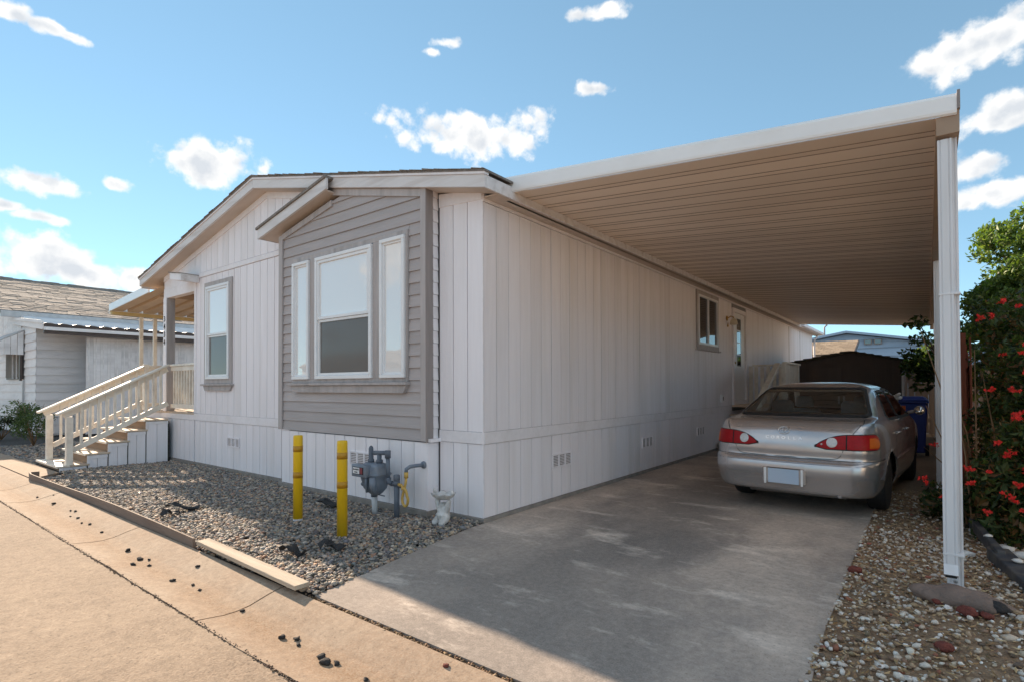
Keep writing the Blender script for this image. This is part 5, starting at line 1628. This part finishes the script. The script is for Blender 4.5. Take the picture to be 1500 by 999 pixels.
# ------------------------------------------------------------------ foliage
def leaf_mat(name, c, trans=.45):
    m = bpy.data.materials.new(name); m.use_nodes = True
    nt = m.node_tree; L = nt.links; nt.nodes.clear()
    o = nt.nodes.new('ShaderNodeOutputMaterial')
    at = nt.nodes.new('ShaderNodeAttribute'); at.attribute_name = 'Col'
    mm = nt.nodes.new('ShaderNodeMixRGB'); mm.blend_type = 'MULTIPLY'; mm.inputs[0].default_value = 1; mm.inputs[2].default_value = (*c, 1)
    L.new(at.outputs['Color'], mm.inputs[1])
    p = nt.nodes.new('ShaderNodeBsdfPrincipled'); p.inputs['Roughness'].default_value = .45; p.inputs['Specular IOR Level'].default_value = .35
    L.new(mm.outputs[0], p.inputs['Base Color'])
    t = nt.nodes.new('ShaderNodeBsdfTranslucent')
    g = nt.nodes.new('ShaderNodeMixRGB'); g.blend_type = 'MULTIPLY'; g.inputs[0].default_value = 1; g.inputs[2].default_value = (1.2, 1.4, .5, 1)
    L.new(mm.outputs[0], g.inputs[1]); L.new(g.outputs[0], t.inputs['Color'])
    x = nt.nodes.new('ShaderNodeMixShader'); x.inputs[0].default_value = trans
    L.new(p.outputs[0], x.inputs[1]); L.new(t.outputs[0], x.inputs[2]); L.new(x.outputs[0], o.inputs['Surface'])
    return m
leafm = leaf_mat('green_leaf', (1, 1, 1))
bark = pmat('bark', (.13, .095, .07), (.08, .06, .045), .9, 12, GV, .6, 40, vary=.1)
twig = pmat('dry_twig', (.28, .17, .09), (.2, .12, .06), .85, 20, bump=.2, vary=.1)
GREENS = [(.13, .19, .05), (.18, .25, .065), (.085, .13, .04), (.25, .31, .09), (.10, .145, .06)]
def crown_pts(blobs, n, shell=.55):
    """points spread through a set of ellipsoid clumps (x,y,z,rx,ry,rz), denser near their skin"""
    w = np.array([b[3] * b[4] * b[5] for b in blobs]) ** .75; w /= w.sum()
    k = RNG.choice(len(blobs), n, p=w)
    B = np.array(blobs)[k]
    d = RNG.normal(size=(n, 3)); d /= np.linalg.norm(d, axis=1)[:, None]
    r = (shell + (1 - shell) * RNG.uniform(0, 1, n) ** .7)[:, None] * RNG.uniform(.75, 1.06, (n, 1))
    return B[:, :3] + d * r * B[:, 3:6]
def clumps(c, R, m, r0, r1, seed):
    r = np.random.default_rng(seed); out = []
    for _ in range(m):
        d = r.normal(size=3); d /= np.linalg.norm(d)
        p = np.array(c) + d * np.array(R) * r.uniform(.35, .95)
        q = r.uniform(r0, r1)
        out.append((*p, q * r.uniform(.8, 1.2), q * r.uniform(.8, 1.2), q * r.uniform(.6, .95)))
    return out
def limbs(parent, base, tips, r0, name='trunk'):
    mb = MB(); b = Vector(base)
    top = b + Vector((0, 0, (sum(t[2] for t in tips) / len(tips) - b.z) * .45))
    mb.tube([b, b.lerp(top, .5) + Vector((.03, -.02, 0)), top], [r0, r0 * .8, r0 * .62], 8)
    for t in tips:
        t = Vector(t); mid = top.lerp(t, .5) + Vector((random.uniform(-.1, .1), random.uniform(-.1, .1), .08))
        mb.tube([top - Vector((0, 0, .05)), mid, t], [r0 * .5, r0 * .3, r0 * .1], 6)
    return mb.build(name, bark, parent)
def tree(name, base, blobs, n, lsize, label, cat, pal_, w, group=None, r0=.09, leaf=leafm, lw=.5):
    t = thing(name, base, label, cat, group)
    bl = sorted(blobs, key=lambda b: -b[2])
    limbs(t, base, [(b[0], b[1], b[2]) for b in bl[::max(1, len(bl) // 9)]], r0)
    P = crown_pts(blobs, n)
    L = RNG.uniform(.7, 1.3, n) * lsize
    leaves('crown', P, L, L * lw, palette(n, pal_, w, .25), leaf, t, up=(0, 0, 1))
    return t
# big bright tree beyond the flower bed (behind the post)
bl = clumps((5.15, 6.3, 3.0), (1.05, 1.0, .85), 30, .26, .46, 3) + clumps((4.55, 6.0, 2.5), (.5, .7, .7), 14, .22, .4, 4) + clumps((4.75, 6.1, 3.45), (.6, .6, .35), 10, .18, .3, 41) + clumps((4.5, 5.9, 2.3), (.5, .6, .5), 14, .2, .36, 43)
tree('citrus_tree', (5.0, 6.4, 0), bl, 34000, .08, 'dense rounded green tree rising behind the red flowering bush at right', 'tree', GREENS, [3, 3, 2, 1.6, 2], r0=.10)
# the dark overhanging branch past the back posts
bl = clumps((3.95, 11.2, 1.9), (.75, .7, .95), 18, .2, .4, 6) + [(3.40, 11.0, 2.35, .30, .3, .16), (3.28, 11.0, 1.78, .34, .3, .2), (3.34, 11.0, 2.72, .26, .3, .16), (3.42, 11, 1.35, .26, .25, .22), (3.2, 11, 2.05, .3, .3, .12)]
tree('fig_tree', (4.15, 11.3, 0), bl, 2300, .125, 'dark broad leaved tree hanging beside the carport between post and brown shed', 'tree', [(.06, .09, .03), (.09, .13, .04), (.04, .06, .024)], [3, 2, 2], lw=.75)
bl = clumps((3.2, 21, 2.2), (1.6, .8, .9), 16, .35, .6, 8)
tree('sunlit_tree', (3.4, 21, 0), bl, 4000, .14, 'small pale green sunlit tree behind the back fence', 'tree', [(.16, .20, .06), (.12, .16, .045)], [1, 1])
# flowering bush along the verge
bush = thing('flowering_bush', (4.5, 3.4, 0), 'dense dark bush dotted with bright red flower clusters along the verge right of the carport', 'bush')
bl = []
_r = np.random.default_rng(12)
for k in range(190):
    y = 2.05 + 3.6 * _r.uniform(0, 1) ** 1.5
    top = np.interp(y, [2, 2.6, 4, 6], [1.45, 2.0, 2.25, 2.2])
    z = top * _r.uniform(.03, 1.0)
    fx = 3.82 + .10 * math.sin(y * 2.3 + z * 1.7) + .09 * math.sin(z * 5.1 + y * 4) + .10 * (z > 1.2) + .05 * (y - 2)
    x = fx + .16 + 1.0 * _r.uniform(0, 1) ** 1.8
    if y < 2.3: x = max(x, 4.0)
    q = _r.uniform(.13, .24)
    bl.append((x, y, z, q * 1.1, q * 1.1, q * .9))
for k in range(20):
    bl.append((_r.uniform(3.45, 4.4), _r.uniform(2.35, 3.6), _r.uniform(.05, .3), .2, .2, .14))
n = 52000
P = crown_pts(bl, n, .35); P[:, 2] = np.abs(P[:, 2])
P = P[~((P[:, 0] < 3.42))]; n = len(P)
L = RNG.gamma(4, .0145, n).clip(.02, .12)
leaves('foliage', P, L, L * .5, palette(n, [(.06, .09, .032), (.085, .12, .042), (.035, .055, .022), (.13, .16, .05), (.20, .11, .05)], [4, 3, 2.5, 1.0, 1.5], .3), leafm, bush, up=(0, 0, 1))
mb = MB()
for k in range(70):
    y = _r.uniform(2.1, 5.8); x = _r.uniform(3.72, 4.9)
    a = _r.uniform(0, 6.28); h = _r.uniform(.5, 2.0); o_ = _r.uniform(.15, .45)
    mb.tube([(x, y, 0), (x + o_ * .4 * math.cos(a), y + o_ * .4 * math.sin(a), h * .6), (x + o_ * math.cos(a), y + o_ * math.sin(a), h)], [.009, .007, .003], 5)
mb.build('stems', twig, bush, kind='stuff')
n = 4500
P = crown_pts([b for b in bl if b[2] < 1.0], n, .6); P[:, 2] = np.abs(P[:, 2]); P = P[P[:, 0] > 3.55]; n = len(P)
leaves('dry_leaves', P, RNG.uniform(.03, .07, n), RNG.uniform(.006, .014, n), palette(n, [(.30, .16, .07), (.22, .11, .05), (.38, .25, .12)], [3, 2, 1.4], .25), leafm, bush, kind='stuff')
flow = pmat('scarlet_petal', (.80, .035, .02), (.62, .015, .014), .5, 40, bump=0, vary=.12)
def flower_mesh(seed):
    r = random.Random(seed); mb = MB()
    for k in range(13):
        c = Vector((r.gauss(0, .030), r.gauss(0, .020), r.gauss(0, .016)))
        ax = Vector((r.gauss(-.3, .6), r.gauss(-.7, .5), r.gauss(.5, .4))).normalized()
        u = ax.orthogonal().normalized(); w = ax.cross(u)
        mb.tube([c - ax * .03, c], [.0025, .006], 5)
        for q in range(5):
            a = 2 * math.pi * q / 5; d = u * math.cos(a) + w * math.sin(a); e = ax.cross(d)
            tip = c + d * .021 + ax * .007
            mb.add([c, c + d * .012 + e * .008, tip, c + d * .012 - e * .008], [(0, 1, 2), (0, 2, 3)])
    return mb.mesh('flower_cluster', flow)
FM = [flower_mesh(k) for k in range(5)]
FL = [(4.08, 2.32, 1.30), (4.30, 2.75, 1.95), (4.00, 3.0, 2.02), (3.93, 3.2, 2.02), (4.22, 3.3, 2.12), (4.34, 3.4, 2.05), (4.15, 2.35, 1.62), (4.20, 2.4, 1.68), (4.12, 2.5, 1.05), (3.98, 2.4, .82),
      (4.05, 2.3, .74), (4.15, 2.2, .62), (4.09, 2.2, .50), (4.00, 2.3, .40), (3.92, 2.4, .56), (3.78, 2.4, .58), (3.80, 2.45, .44), (3.90, 2.2, .24), (4.05, 2.15, .38), (4.10, 2.05, .30),
      (4.16, 2.1, 1.45), (3.44, 3.25, .34), (3.47, 3.2, .31), (3.55, 4.2, .62), (4.20, 2.05, .78), (4.24, 2.05, .98), (4.05, 2.7, 1.62), (4.35, 2.9, 2.15), (4.45, 3.3, 2.25), (4.12, 3.5, 2.2), (3.96, 2.6, 1.30), (3.62, 2.9, .20), (4.11, 2.25, 1.10), (4.18, 2.25, .55)]
for i, (x, y, z) in enumerate(FL):
    fl_ = .90 if y < 3 else .84
    o = link('flower_cluster', FM[i % 5], bush, (3.5 + (x - 3.5) * fl_, -4.05 + (y + 4.05) * fl_, 1.35 + (z - 1.35) * fl_)); o.rotation_euler = (random.uniform(-.4, .4), random.uniform(-.4, .4), random.uniform(0, 6.28))
    k = random.uniform(.38, .75); o.scale = (k, k, k)
# ---- fences
def board_fence(name, label, p, q, h, mat, post_mat, n, w, thick=.02, group=None):
    t = thing(name, (p[0], p[1], 0), label, 'fence', group)
    p, q = Vector((*p, 0)), Vector((*q, 0)); d = (q - p); L = d.length; d.normalize()
    ang = math.atan2(d.y, d.x)
    bm = MB().add(*(lambda v: (v, [(0, 1, 2, 3, 4), (9, 8, 7, 6, 5), (0, 5, 6, 1), (1, 6, 7, 2), (2, 7, 8, 3), (3, 8, 9, 4), (4, 9, 5, 0)]))(
        [(-w / 2, -thick / 2, 0), (w / 2, -thick / 2, 0), (w / 2, -thick / 2, h - .04), (w * .3, -thick / 2, h), (-w / 2, -thick / 2, h)] + [(-w / 2, thick / 2, 0), (w / 2, thick / 2, 0), (w / 2, thick / 2, h - .04), (w * .3, thick / 2, h), (-w / 2, thick / 2, h)])).mesh('fence_board', mat)
    for k in range(n):
        c = p + d * (L * (k + .5) / n)
        o = link('fence_board', bm, t, (c.x, c.y, random.uniform(-.02, .02))); o.rotation_euler.z = ang + random.uniform(-.01, .01)
    nrm = Vector((-d.y, d.x, 0)) * .045
    for z in (.35, h - .35):
        MB().bar(p + nrm + Vector((0, 0, z)), q + nrm + Vector((0, 0, z)), .04, .09).build('rail', post_mat, t)
    for k in range(max(2, int(L / 2.4) + 1)):
        c = p + d * (L * k / max(1, int(L / 2.4))) + nrm * 2.1
        MB().box(c.x - .05, c.x + .05, c.y - .05, c.y + .05, 0, h + .05).build('post', post_mat, t)
board_fence('back_fence', 'weathered grey brown board fence behind the shed at the back of the lot', (2.6, 14.6), (9.5, 14.6), 1.85, fencew, fencew, 46, .145)
board_fence('side_fence', 'red brown painted board fence half hidden in the flowering bush', (3.93, 5.0), (4.35, 13.5), 1.95, fencer, fencer, 55, .15)

# ------------------------------------------------------------------ brown shed
sh = thing('storage_shed', (1.75, 13, 0), 'dark brown metal garden shed with low gable roof and double doors behind the car', 'shed')
sx0, sx1, sy0, sy1 = .60, 3.02, 12.05, 14.2
sm2 = (sx0 + sx1) / 2 + .12
MB().box(sx0, sx1, sy0, sy1, 0, 1.90).build('wall', shedm, sh)
MB().prism([(sx0, 1.9), (sx1, 1.9), (sm2, 2.14)], 'y', sy0, sy1).build('gable', shedm, sh)
for a, b, c_, d_ in ((sx0 - .12, 1.92, sm2, 2.19), (sm2, 2.19, sx1 + .08, 1.93)):
    MB().prism([(a, b - .05), (c_, d_ - .05), (c_, d_), (a, b)], 'y', sy0 - .14, sy1 + .1).build('roof', shedr, sh)
    k = 7
    for i in range(k):
        x0 = a + (c_ - a) * i / k; x1 = a + (c_ - a) * (i + 1) / k
        z0 = b + (d_ - b) * i / k; z1 = b + (d_ - b) * (i + 1) / k
        hi = z0 < z1
        MB().prism([(x0, z0 + .001), (x1, z1 + .001), (x1, z1 + (.002 if hi else .028)), (x0, z0 + (.028 if hi else .002))], 'y', sy0 - .17, sy1 + .1).build('shingle_course', shedr, sh)
for x0, x1 in ((1.05, 1.73), (1.74, 2.42)):
    dd = MB().box(x0, x1, sy0 - .03, sy0 - .004, .05, 1.78).build('door', shedm, sh)
    MB().box(x0 + .02, x1 - .02, sy0 - .045, sy0 - .031, .95, 1.02).build('door_brace', shedm, dd)
    MB().box((x1 - .07) if x0 < 1.5 else (x0 + .03), (x1 - .03) if x0 < 1.5 else (x0 + .07), sy0 - .06, sy0 - .031, .85, 1.05).build('handle', galv, dd)
for x in np.arange(sx0 + .06, sx1, .12):
    if 1.0 < x < 2.45: continue
    MB().box(x - .012, x + .012, sy0 - .015, sy0 - .001, .02, 1.88).build('rib', shedm, sh)
MB().box(sx1 - .03, sx1 + .02, sy0 - .03, sy0 + .02, 0, 1.9).build('corner_post', trimw, sh)

# ------------------------------------------------------------------ blue bin
bn = thing('wheelie_bin', (3.27, 8.6, 0), 'blue plastic wheeled bin standing beyond the car near the shed', 'bin')
def frus(mb, cx, cy, w0, d0, w1, d1, z0, z1):
    vs = [(cx + sx * w / 2, cy + sy * d / 2, z) for w, d, z in ((w0, d0, z0), (w1, d1, z1)) for sx, sy in ((-1, -1), (1, -1), (1, 1), (-1, 1))]
    return mb.add(vs, [(3, 2, 1, 0), (4, 5, 6, 7), (0, 1, 5, 4), (1, 2, 6, 5), (2, 3, 7, 6), (3, 0, 4, 7)])
frus(MB(), 3.27, 8.6, .34, .40, .44, .52, .08, 1.0).build('body', bluep, bn, .02)
frus(MB(), 3.27, 8.6, .48, .58, .47, .56, 1.002, 1.04).build('rim', bluep, bn, .01)
frus(MB(), 3.27, 8.6, .48, .60, .34, .44, 1.041, 1.12).build('lid', bluep, bn, .02)
MB().tube([(3.05, 8.9, 1.02), (3.49, 8.9, 1.02)], .016, 8).build('handle', bluep, bn)
for sx in (-1, 1):
    MB().lathe([(0, -.03), (.1, -.03), (.1, .03), (0, .03)], (3.27 + sx * .2, 8.78, .1), 14, 'x').build('wheel', blackm, bn)
MB().box(3.09, 3.16, 8.335, 8.342, .80, .95).build('sticker', lens_amb, bn)
o = blob('crumpled_bag', (3.03, 8.35, 1.10), (.14, .12, .12), whiterock, 77, 3, .5)
MB().box(3.0, 3.06, 8.32, 8.38, 0.0, 1.07).build('garden_stake', wood_w, None, label='short wooden stake standing behind the car roof beside the blue bin', category='stake')
o['label'] = 'crumpled white bag on a stake next to the blue bin'; o['category'] = 'bag'

# ------------------------------------------------------------------ houses behind
bh = thing('blue_house', (4, 32, 0), 'pale blue grey house with lapped siding and low gable beyond the shed', 'house')
MB().prism([(-6, 0), (12, 0), (12, 1.95), (-.05, 4.12), (-6, 3.1)], 'y', 31.05, 42).build('wall', bluesid, bh)
z = .2
while z < 4.1:
    xl = -6 if z < 3.1 else -6 + (z - 3.1) / (1.02) * 5.95
    xr = 12 if z < 1.95 else 12 - (z - 1.95) / 2.17 * 12.05
    zt = min(z + .44, 4.1)
    xl2 = -6 if zt < 3.1 else -6 + (zt - 3.1) / (1.02) * 5.95
    xr2 = 12 if zt < 1.95 else 12 - (zt - 1.95) / 2.17 * 12.05
    MB().add([(xl, 30.96, z), (xr, 30.96, z), (xr2, 31.04, zt), (xl2, 31.04, zt), (xl, 31.04, z), (xr, 31.04, z)], [(0, 1, 2, 3), (1, 0, 4, 5)]).build('siding_course', bluesid, bh)
    z += .445
for a in (((-6.4, 3.05), (-.05, 4.16)), ((-.05, 4.16), (12.4, 1.92))):
    (xa, za), (xb, zb) = a
    MB().prism([(xa, za), (xb, zb), (xb, zb + .12), (xa, za + .12)], 'y', 30.6, 42).build('roof', bluesid, bh)
for xx in (-.9, -.45, .75, 1.2):
    f = MB().box(xx, xx + .36, 30.9, 30.97, 3.5, 3.78).build('window', greyd, bh)
    MB().box(xx + .05, xx + .31, 30.88, 30.899, 3.54, 3.74).build('pane', pane_dark, f)
MB().tube([(-1.4, 33, 3.9), (-1.4, 33, 4.75), (-1.25, 33, 4.9)], .05, 6).build('vent_pipe', greyd, bh)
ts = thing('tan_roof_outbuilding', (-.5, 22, 0), 'low outbuilding with tan shingle roof just above the shed roof', 'outbuilding')
OY, OZ = 20.9, 2.56
MB().box(-4.4, 1.05, OY + .3, 23.6, 0, OZ + .03).build('wall', neigh, ts)
for k in range(8):
    y0 = OY + k * .24; z0 = OZ + k * .078
    x = -4.6 - (k % 2) * .12
    while x < 1.15:
        e = min(x + .26, 1.2)
        MB().add([(x, y0, z0 + .014), (e - .012, y0, z0 + .014), (e - .012, y0 + .3, z0 + .105), (x, y0 + .3, z0 + .105), (x, y0, z0 - .02), (e - .012, y0, z0 - .02)], [(0, 1, 2, 3), (1, 0, 4, 5)]).build('shingle', shingt, ts)
        x += .26
MB().prism([(OY, OZ - .06), (OY + 1.9, OZ + .557), (OY + 1.9, OZ + .617), (OY, OZ - .01)], 'x', -4.6, 1.19).build('roof', shingt, ts)
MB().prism([(OY - .02, OZ - .10), (OY + 1.9, OZ + .52), (OY + 1.9, OZ + .66), (OY - .02, OZ + .04)], 'x', 1.192, 1.23).build('barge_board', brownm, ts)

# ------------------------------------------------------------------ neighbour on the left
nb = thing('neighbour_house', (-20, 5, 0), 'white lap sided neighbour house with grey brown shingle roof at the far left', 'house')
NX, NY = -16.0, -.35           # near front corner of its wall
EX_, RXn, ZE, ZRn = -17.95, -25.0, 3.62, 5.58
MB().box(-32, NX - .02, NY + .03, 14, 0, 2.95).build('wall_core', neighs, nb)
MB().prism([(-26, 2.95), (EX_ + .6, 2.95), (EX_ + .3, 3.42), (RXn, ZRn - .14), (-25.9, ZRn - .45)], 'y', NY + .03, 14).build('gable_core', neigh, nb)
z = .05
while z < 3.0:
    h = .235
    MB().add([(-32, NY - .012, z), (NX, NY - .012, z), (NX, NY + .012, z + h), (-32, NY + .012, z + h), (-32, NY + .03, z), (NX, NY + .03, z)], [(0, 1, 2, 3), (1, 0, 4, 5)]).build('lap_board', neigh, nb)
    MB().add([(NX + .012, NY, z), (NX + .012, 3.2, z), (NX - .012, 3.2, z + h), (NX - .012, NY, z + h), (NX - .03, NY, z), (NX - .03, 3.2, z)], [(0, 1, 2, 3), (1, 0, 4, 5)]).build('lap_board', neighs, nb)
    z += h
for k in range(22):
    x0 = -24 + k * .31
    if x0 > EX_ - .1: break
    MB().box(x0 + .01, x0 + .30, NY + .0, NY + .028, 3.05, min(4.7, ZE + (ZRn - ZE) * (EX_ - x0 - .3) / (EX_ - RXn)) - .12).build('gable_board', neigh, nb)
# roof courses
nc = 26
dx = (RXn - EX_) / nc; dz = (ZRn - ZE) / nc
for k in range(nc):
    x0, z0 = EX_ + k * dx, ZE + k * dz
    x1, z1 = x0 + dx * 1.15, z0 + dz * 1.15
    y = NY - .45 - (k % 3) * .2
    vs, fs = [], []
    while y < 14:
        w = random.uniform(.28, .55); e = y + w; hh = random.choice((.012, .02, .03)); a = max(y, NY - .45)
        if e > a:
            b = len(vs)
            vs += [(x0, a, z0 + hh), (x0, e - .012, z0 + hh), (x1, e - .012, z1 + .006), (x1, a, z1 + .006), (x0, a, z0 - .02), (x0, e - .012, z0 - .02)]
            fs += [(b, b + 1, b + 2, b + 3), (b + 1, b, b + 4, b + 5)]
        y = e
    MB().add(vs, fs).build('shingle_course', nshing, nb)
MB().prism([(RXn - 7, ZE), (RXn, ZRn), (RXn, ZRn - .1), (RXn - 7, ZE - .1)], 'y', NY - .45, 14).build('roof', nshing, nb)
MB().prism([(EX_, ZE - .02), (RXn, ZRn - .02), (RXn, ZRn - .1), (EX_, ZE - .1)], 'y', NY - .44, 14).build('roof', nshing, nb)
mb = MB()
y = NY - .45
while y < 14:
    mb.box(RXn - .1, RXn + .1, y, y + .28, ZRn - .02, ZRn + random.uniform(.04, .07)); y += .285
mb.build('ridge_cap', nshing, nb)
MB().prism([(EX_ + .02, ZE - .11), (RXn, ZRn - .11), (RXn, ZRn + .02), (EX_ + .02, ZE + .02)], 'y', NY - .49, NY - .451).build('barge_board', neigh, nb)
MB().box(EX_ + .0, EX_ + .09, NY - .44, 14, ZE - .20, ZE - .02).build('gutter', galv, nb)
# lean-to with ribbed pans, brown and white edge bands
LX0, LX1 = EX_ + .1, -14.95
def lz(x): return 3.17 + (3.03 - 3.17) * (x - LX0) / (LX1 - LX0)
for k in range(40):
    y = NY - .05 + k * .31
    vs = [(x, y + a, lz(x) + b) for x in (LX0, LX1 - .02) for a, b in ((0, .0), (.08, .02), (.16, .02), (.24, 0), (.305, 0))]
    MB().add(vs, [(i, i + 1, 6 + i, 5 + i) for i in range(4)]).build('lean_to_pan', galv, nb)
MB().prism([(LX0 - .9, lz(LX0) + .30), (LX1 + .02, lz(LX1) + .05), (LX1 + .02, lz(LX1) - .16), (LX0 - .9, lz(LX0) + .12)], 'y', NY - .1, NY - .055).build('lean_to_fascia', neigh, nb)
MB().prism([(LX0 - .9, lz(LX0) + .33), (LX1 + .05, lz(LX1) + .075), (LX1 + .05, lz(LX1) + .0), (LX0 - .9, lz(LX0) + .25)], 'y', NY - .14, NY - .101).build('lean_to_fascia', neigh, nb)
MB().box(LX1, LX1 + .04, NY - .05, 12, 2.945, 3.025).build('edge_band', brownm, nb)
MB().box(LX1, LX1 + .06, NY - .05, 12, 2.855, 2.943).build('edge_band', neigh, nb)
MB().box(LX1 - .05, LX1 + .03, NY - .05, 12, 2.765, 2.853).build('edge_band', brownm, nb)
# white ribbed screen
for k in range(34):
    y = .62 + k * .17
    MB().box(-15.42, -15.40, y, y + .165, .02, 2.76).build('screen_panel', neigh, nb)
    MB().box(-15.40, -15.385, y + .05, y + .075, .02, 2.74).build('screen_rib', neigh, nb)
# front window with a tin awning
wx = -17.75
f = MB().box(wx - 1.75, wx + .35, NY - .05, NY - .012, 1.60, 2.62).build('window', brownm, nb)
for a, b in ((wx - 1.7, wx - .72), (wx - .58, wx - .2), (wx - .14, wx + .2)):
    MB().box(a, b, NY - .07, NY - .051, 1.66, 2.6).build('pane', curtain, f)
for a in (wx - .70, wx - .17, wx + .24):
    MB().box(a - .03, a + .03, NY - .085, NY - .052, 1.62, 2.62).build('mullion', neigh, f)
MB().box(wx + .30, wx + .40, NY - .10, NY - .05, 1.55, 2.9).build('shutter', brownm, nb)
aw2 = MB().prism([(NY - .02, 3.02), (NY - .02, 2.98), (NY - .92, 2.42), (NY - .92, 2.46)], 'x', wx - 2.2, wx + .42).build('window_awning', galv, nb)
for k in range(6):
    MB().prism([(NY - .03 - k * .14, 2.97 - k * .088), (NY - .03 - k * .14, 2.30 + .0 * k), (NY - .16 - k * .14, 2.30), (NY - .16 - k * .14, 2.89 - k * .088)], 'x', wx + .40, wx + .42).build('awning_cheek', neigh, aw2)
MB().box(-17.3, -17.26, NY - .06, NY - .013, .35, 1.55).build('pipe', galv, nb)
MB().box(-16.9, -16.82, NY - .25, NY - .17, 0, .75).build('standpipe', greyd, nb)
# bushes before it
for (c, R, m, n_, ls, lab, pl) in (((-13.0, -.95, .55), (.62, .45, .50), 14, 2300, .065, 'leafy green bush just left of the porch steps', [(.12, .16, .075), (.085, .12, .055), (.17, .21, .10)]),
                           ((-15.6, -1.1, .35), (.6, .45, .35), 10, 2600, .06, 'low round dark bush at the far left edge', [(.045, .06, .025), (.07, .08, .03), (.03, .045, .02)])):
    t = thing('garden_bush', (c[0], c[1], 0), lab, 'bush', 'bushes before the neighbour house')
    bl = clumps(c, R, m, .14, .3, int(-c[0]))
    P = crown_pts(bl, n_, .3); P[:, 2] = np.abs(P[:, 2]); L = RNG.uniform(.7, 1.3, n_) * ls
    leaves('foliage', P, L, L * .45, palette(n_, pl, [3, 3, 1.5], .25), leafm, t, up=(0, 0, 1))
    mb = MB()
    for b in bl[:10]:
        mb.tube([(c[0], c[1], 0), ((c[0] + b[0]) / 2, (c[1] + b[1]) / 2, b[2] * .6), (b[0], b[1], b[2] + .22)], [.012, .008, .003], 5)
    mb.build('stems', twig, t, kind='stuff')
# thin upright sprigs of the bush by the steps
# ------------------------------------------------------------------ across the street (seen in the window panes)
lp = thing('street_lamp', (-18.9, -14.5, 0), 'black post lamp with a hooded lantern across the street', 'street lamp')
LXs, LYs = -22.5, -13.8
lp.location = (LXs, LYs, 0)
MB().tube([(LXs, LYs, 0), (LXs, LYs, 3.75)], [.07, .045], 10).build('pole', darkin, lp)
MB().lathe([(.0, 3.74), (.16, 3.78), (.20, 4.2), (.17, 4.22), (.0, 4.22)], (LXs, LYs, 0), 10).build('lantern', frost, lp)
MB().lathe([(.30, 4.22), (.30, 4.25), (.12, 4.42), (.03, 4.5), (0, 4.56)], (LXs, LYs, 0), 10).build('hood', darkin, lp)
for i, (x0, x1, y0, h, lab) in enumerate(((-34, -22, -19, 2.7, 'long pale home across the street, farthest left'), (-17, -4, -20, 2.8, 'pale home across the street facing the porch'), (2, 14, -21, 2.8, 'pale home across the street behind the viewer'))):
    t = thing('opposite_home', ((x0 + x1) / 2, y0, 0), lab, 'house', 'homes across the street')
    MB().box(x0, x1, y0 - 7, y0, 0, h).build('wall', neigh, t)
    MB().prism([(y0 + .4, h - .05), (y0 - 3.5, h + 1.1), (y0 - 7.4, h - .05), (y0 - 7.4, h + .08), (y0 - 3.5, h + 1.25), (y0 + .4, h + .08)], 'x', x0 - .4, x1 + .4).build('roof', shing, t)
    for k in range(3):
        a = x0 + 1.2 + k * (x1 - x0 - 3) / 2
        f = MB().box(a, a + 1.4, y0 + .002, y0 + .05, 1.1, 2.2).build('window', trimw, t)
        MB().box(a + .06, a + 1.34, y0 + .051, y0 + .06, 1.16, 2.14).build('pane', pane_dark, f)

# unseen home added past the bush for the warm bounce off its sunlit wall
creamw = pmat('bounce_home_cream', (.80, .70, .57), (.74, .64, .52), .65, 8, GV, .15, 40, vary=.03)
t = thing('bounce_home', (12, 7, 0), 'unseen cream home added beyond the flowering bush to bounce warm sunlight', 'house')
MB().box(9.2, 17, -1.0, 18, 0, 3.1).build('wall', creamw, t)
MB().prism([(8.8, 3.02), (13.1, 3.95), (17.4, 3.02), (17.4, 3.16), (13.1, 4.1), (8.8, 3.16)], 'y', -1.4, 18.4).build('roof', shing, t)
for y in (1.5, 6.0, 11.0):
    f = MB().box(9.15, 9.199, y, y + 1.3, 1.4, 2.5).build('window', trimw, t)
    MB().box(9.14, 9.149, y + .06, y + 1.24, 1.46, 2.44).build('pane', pane_dark, f)
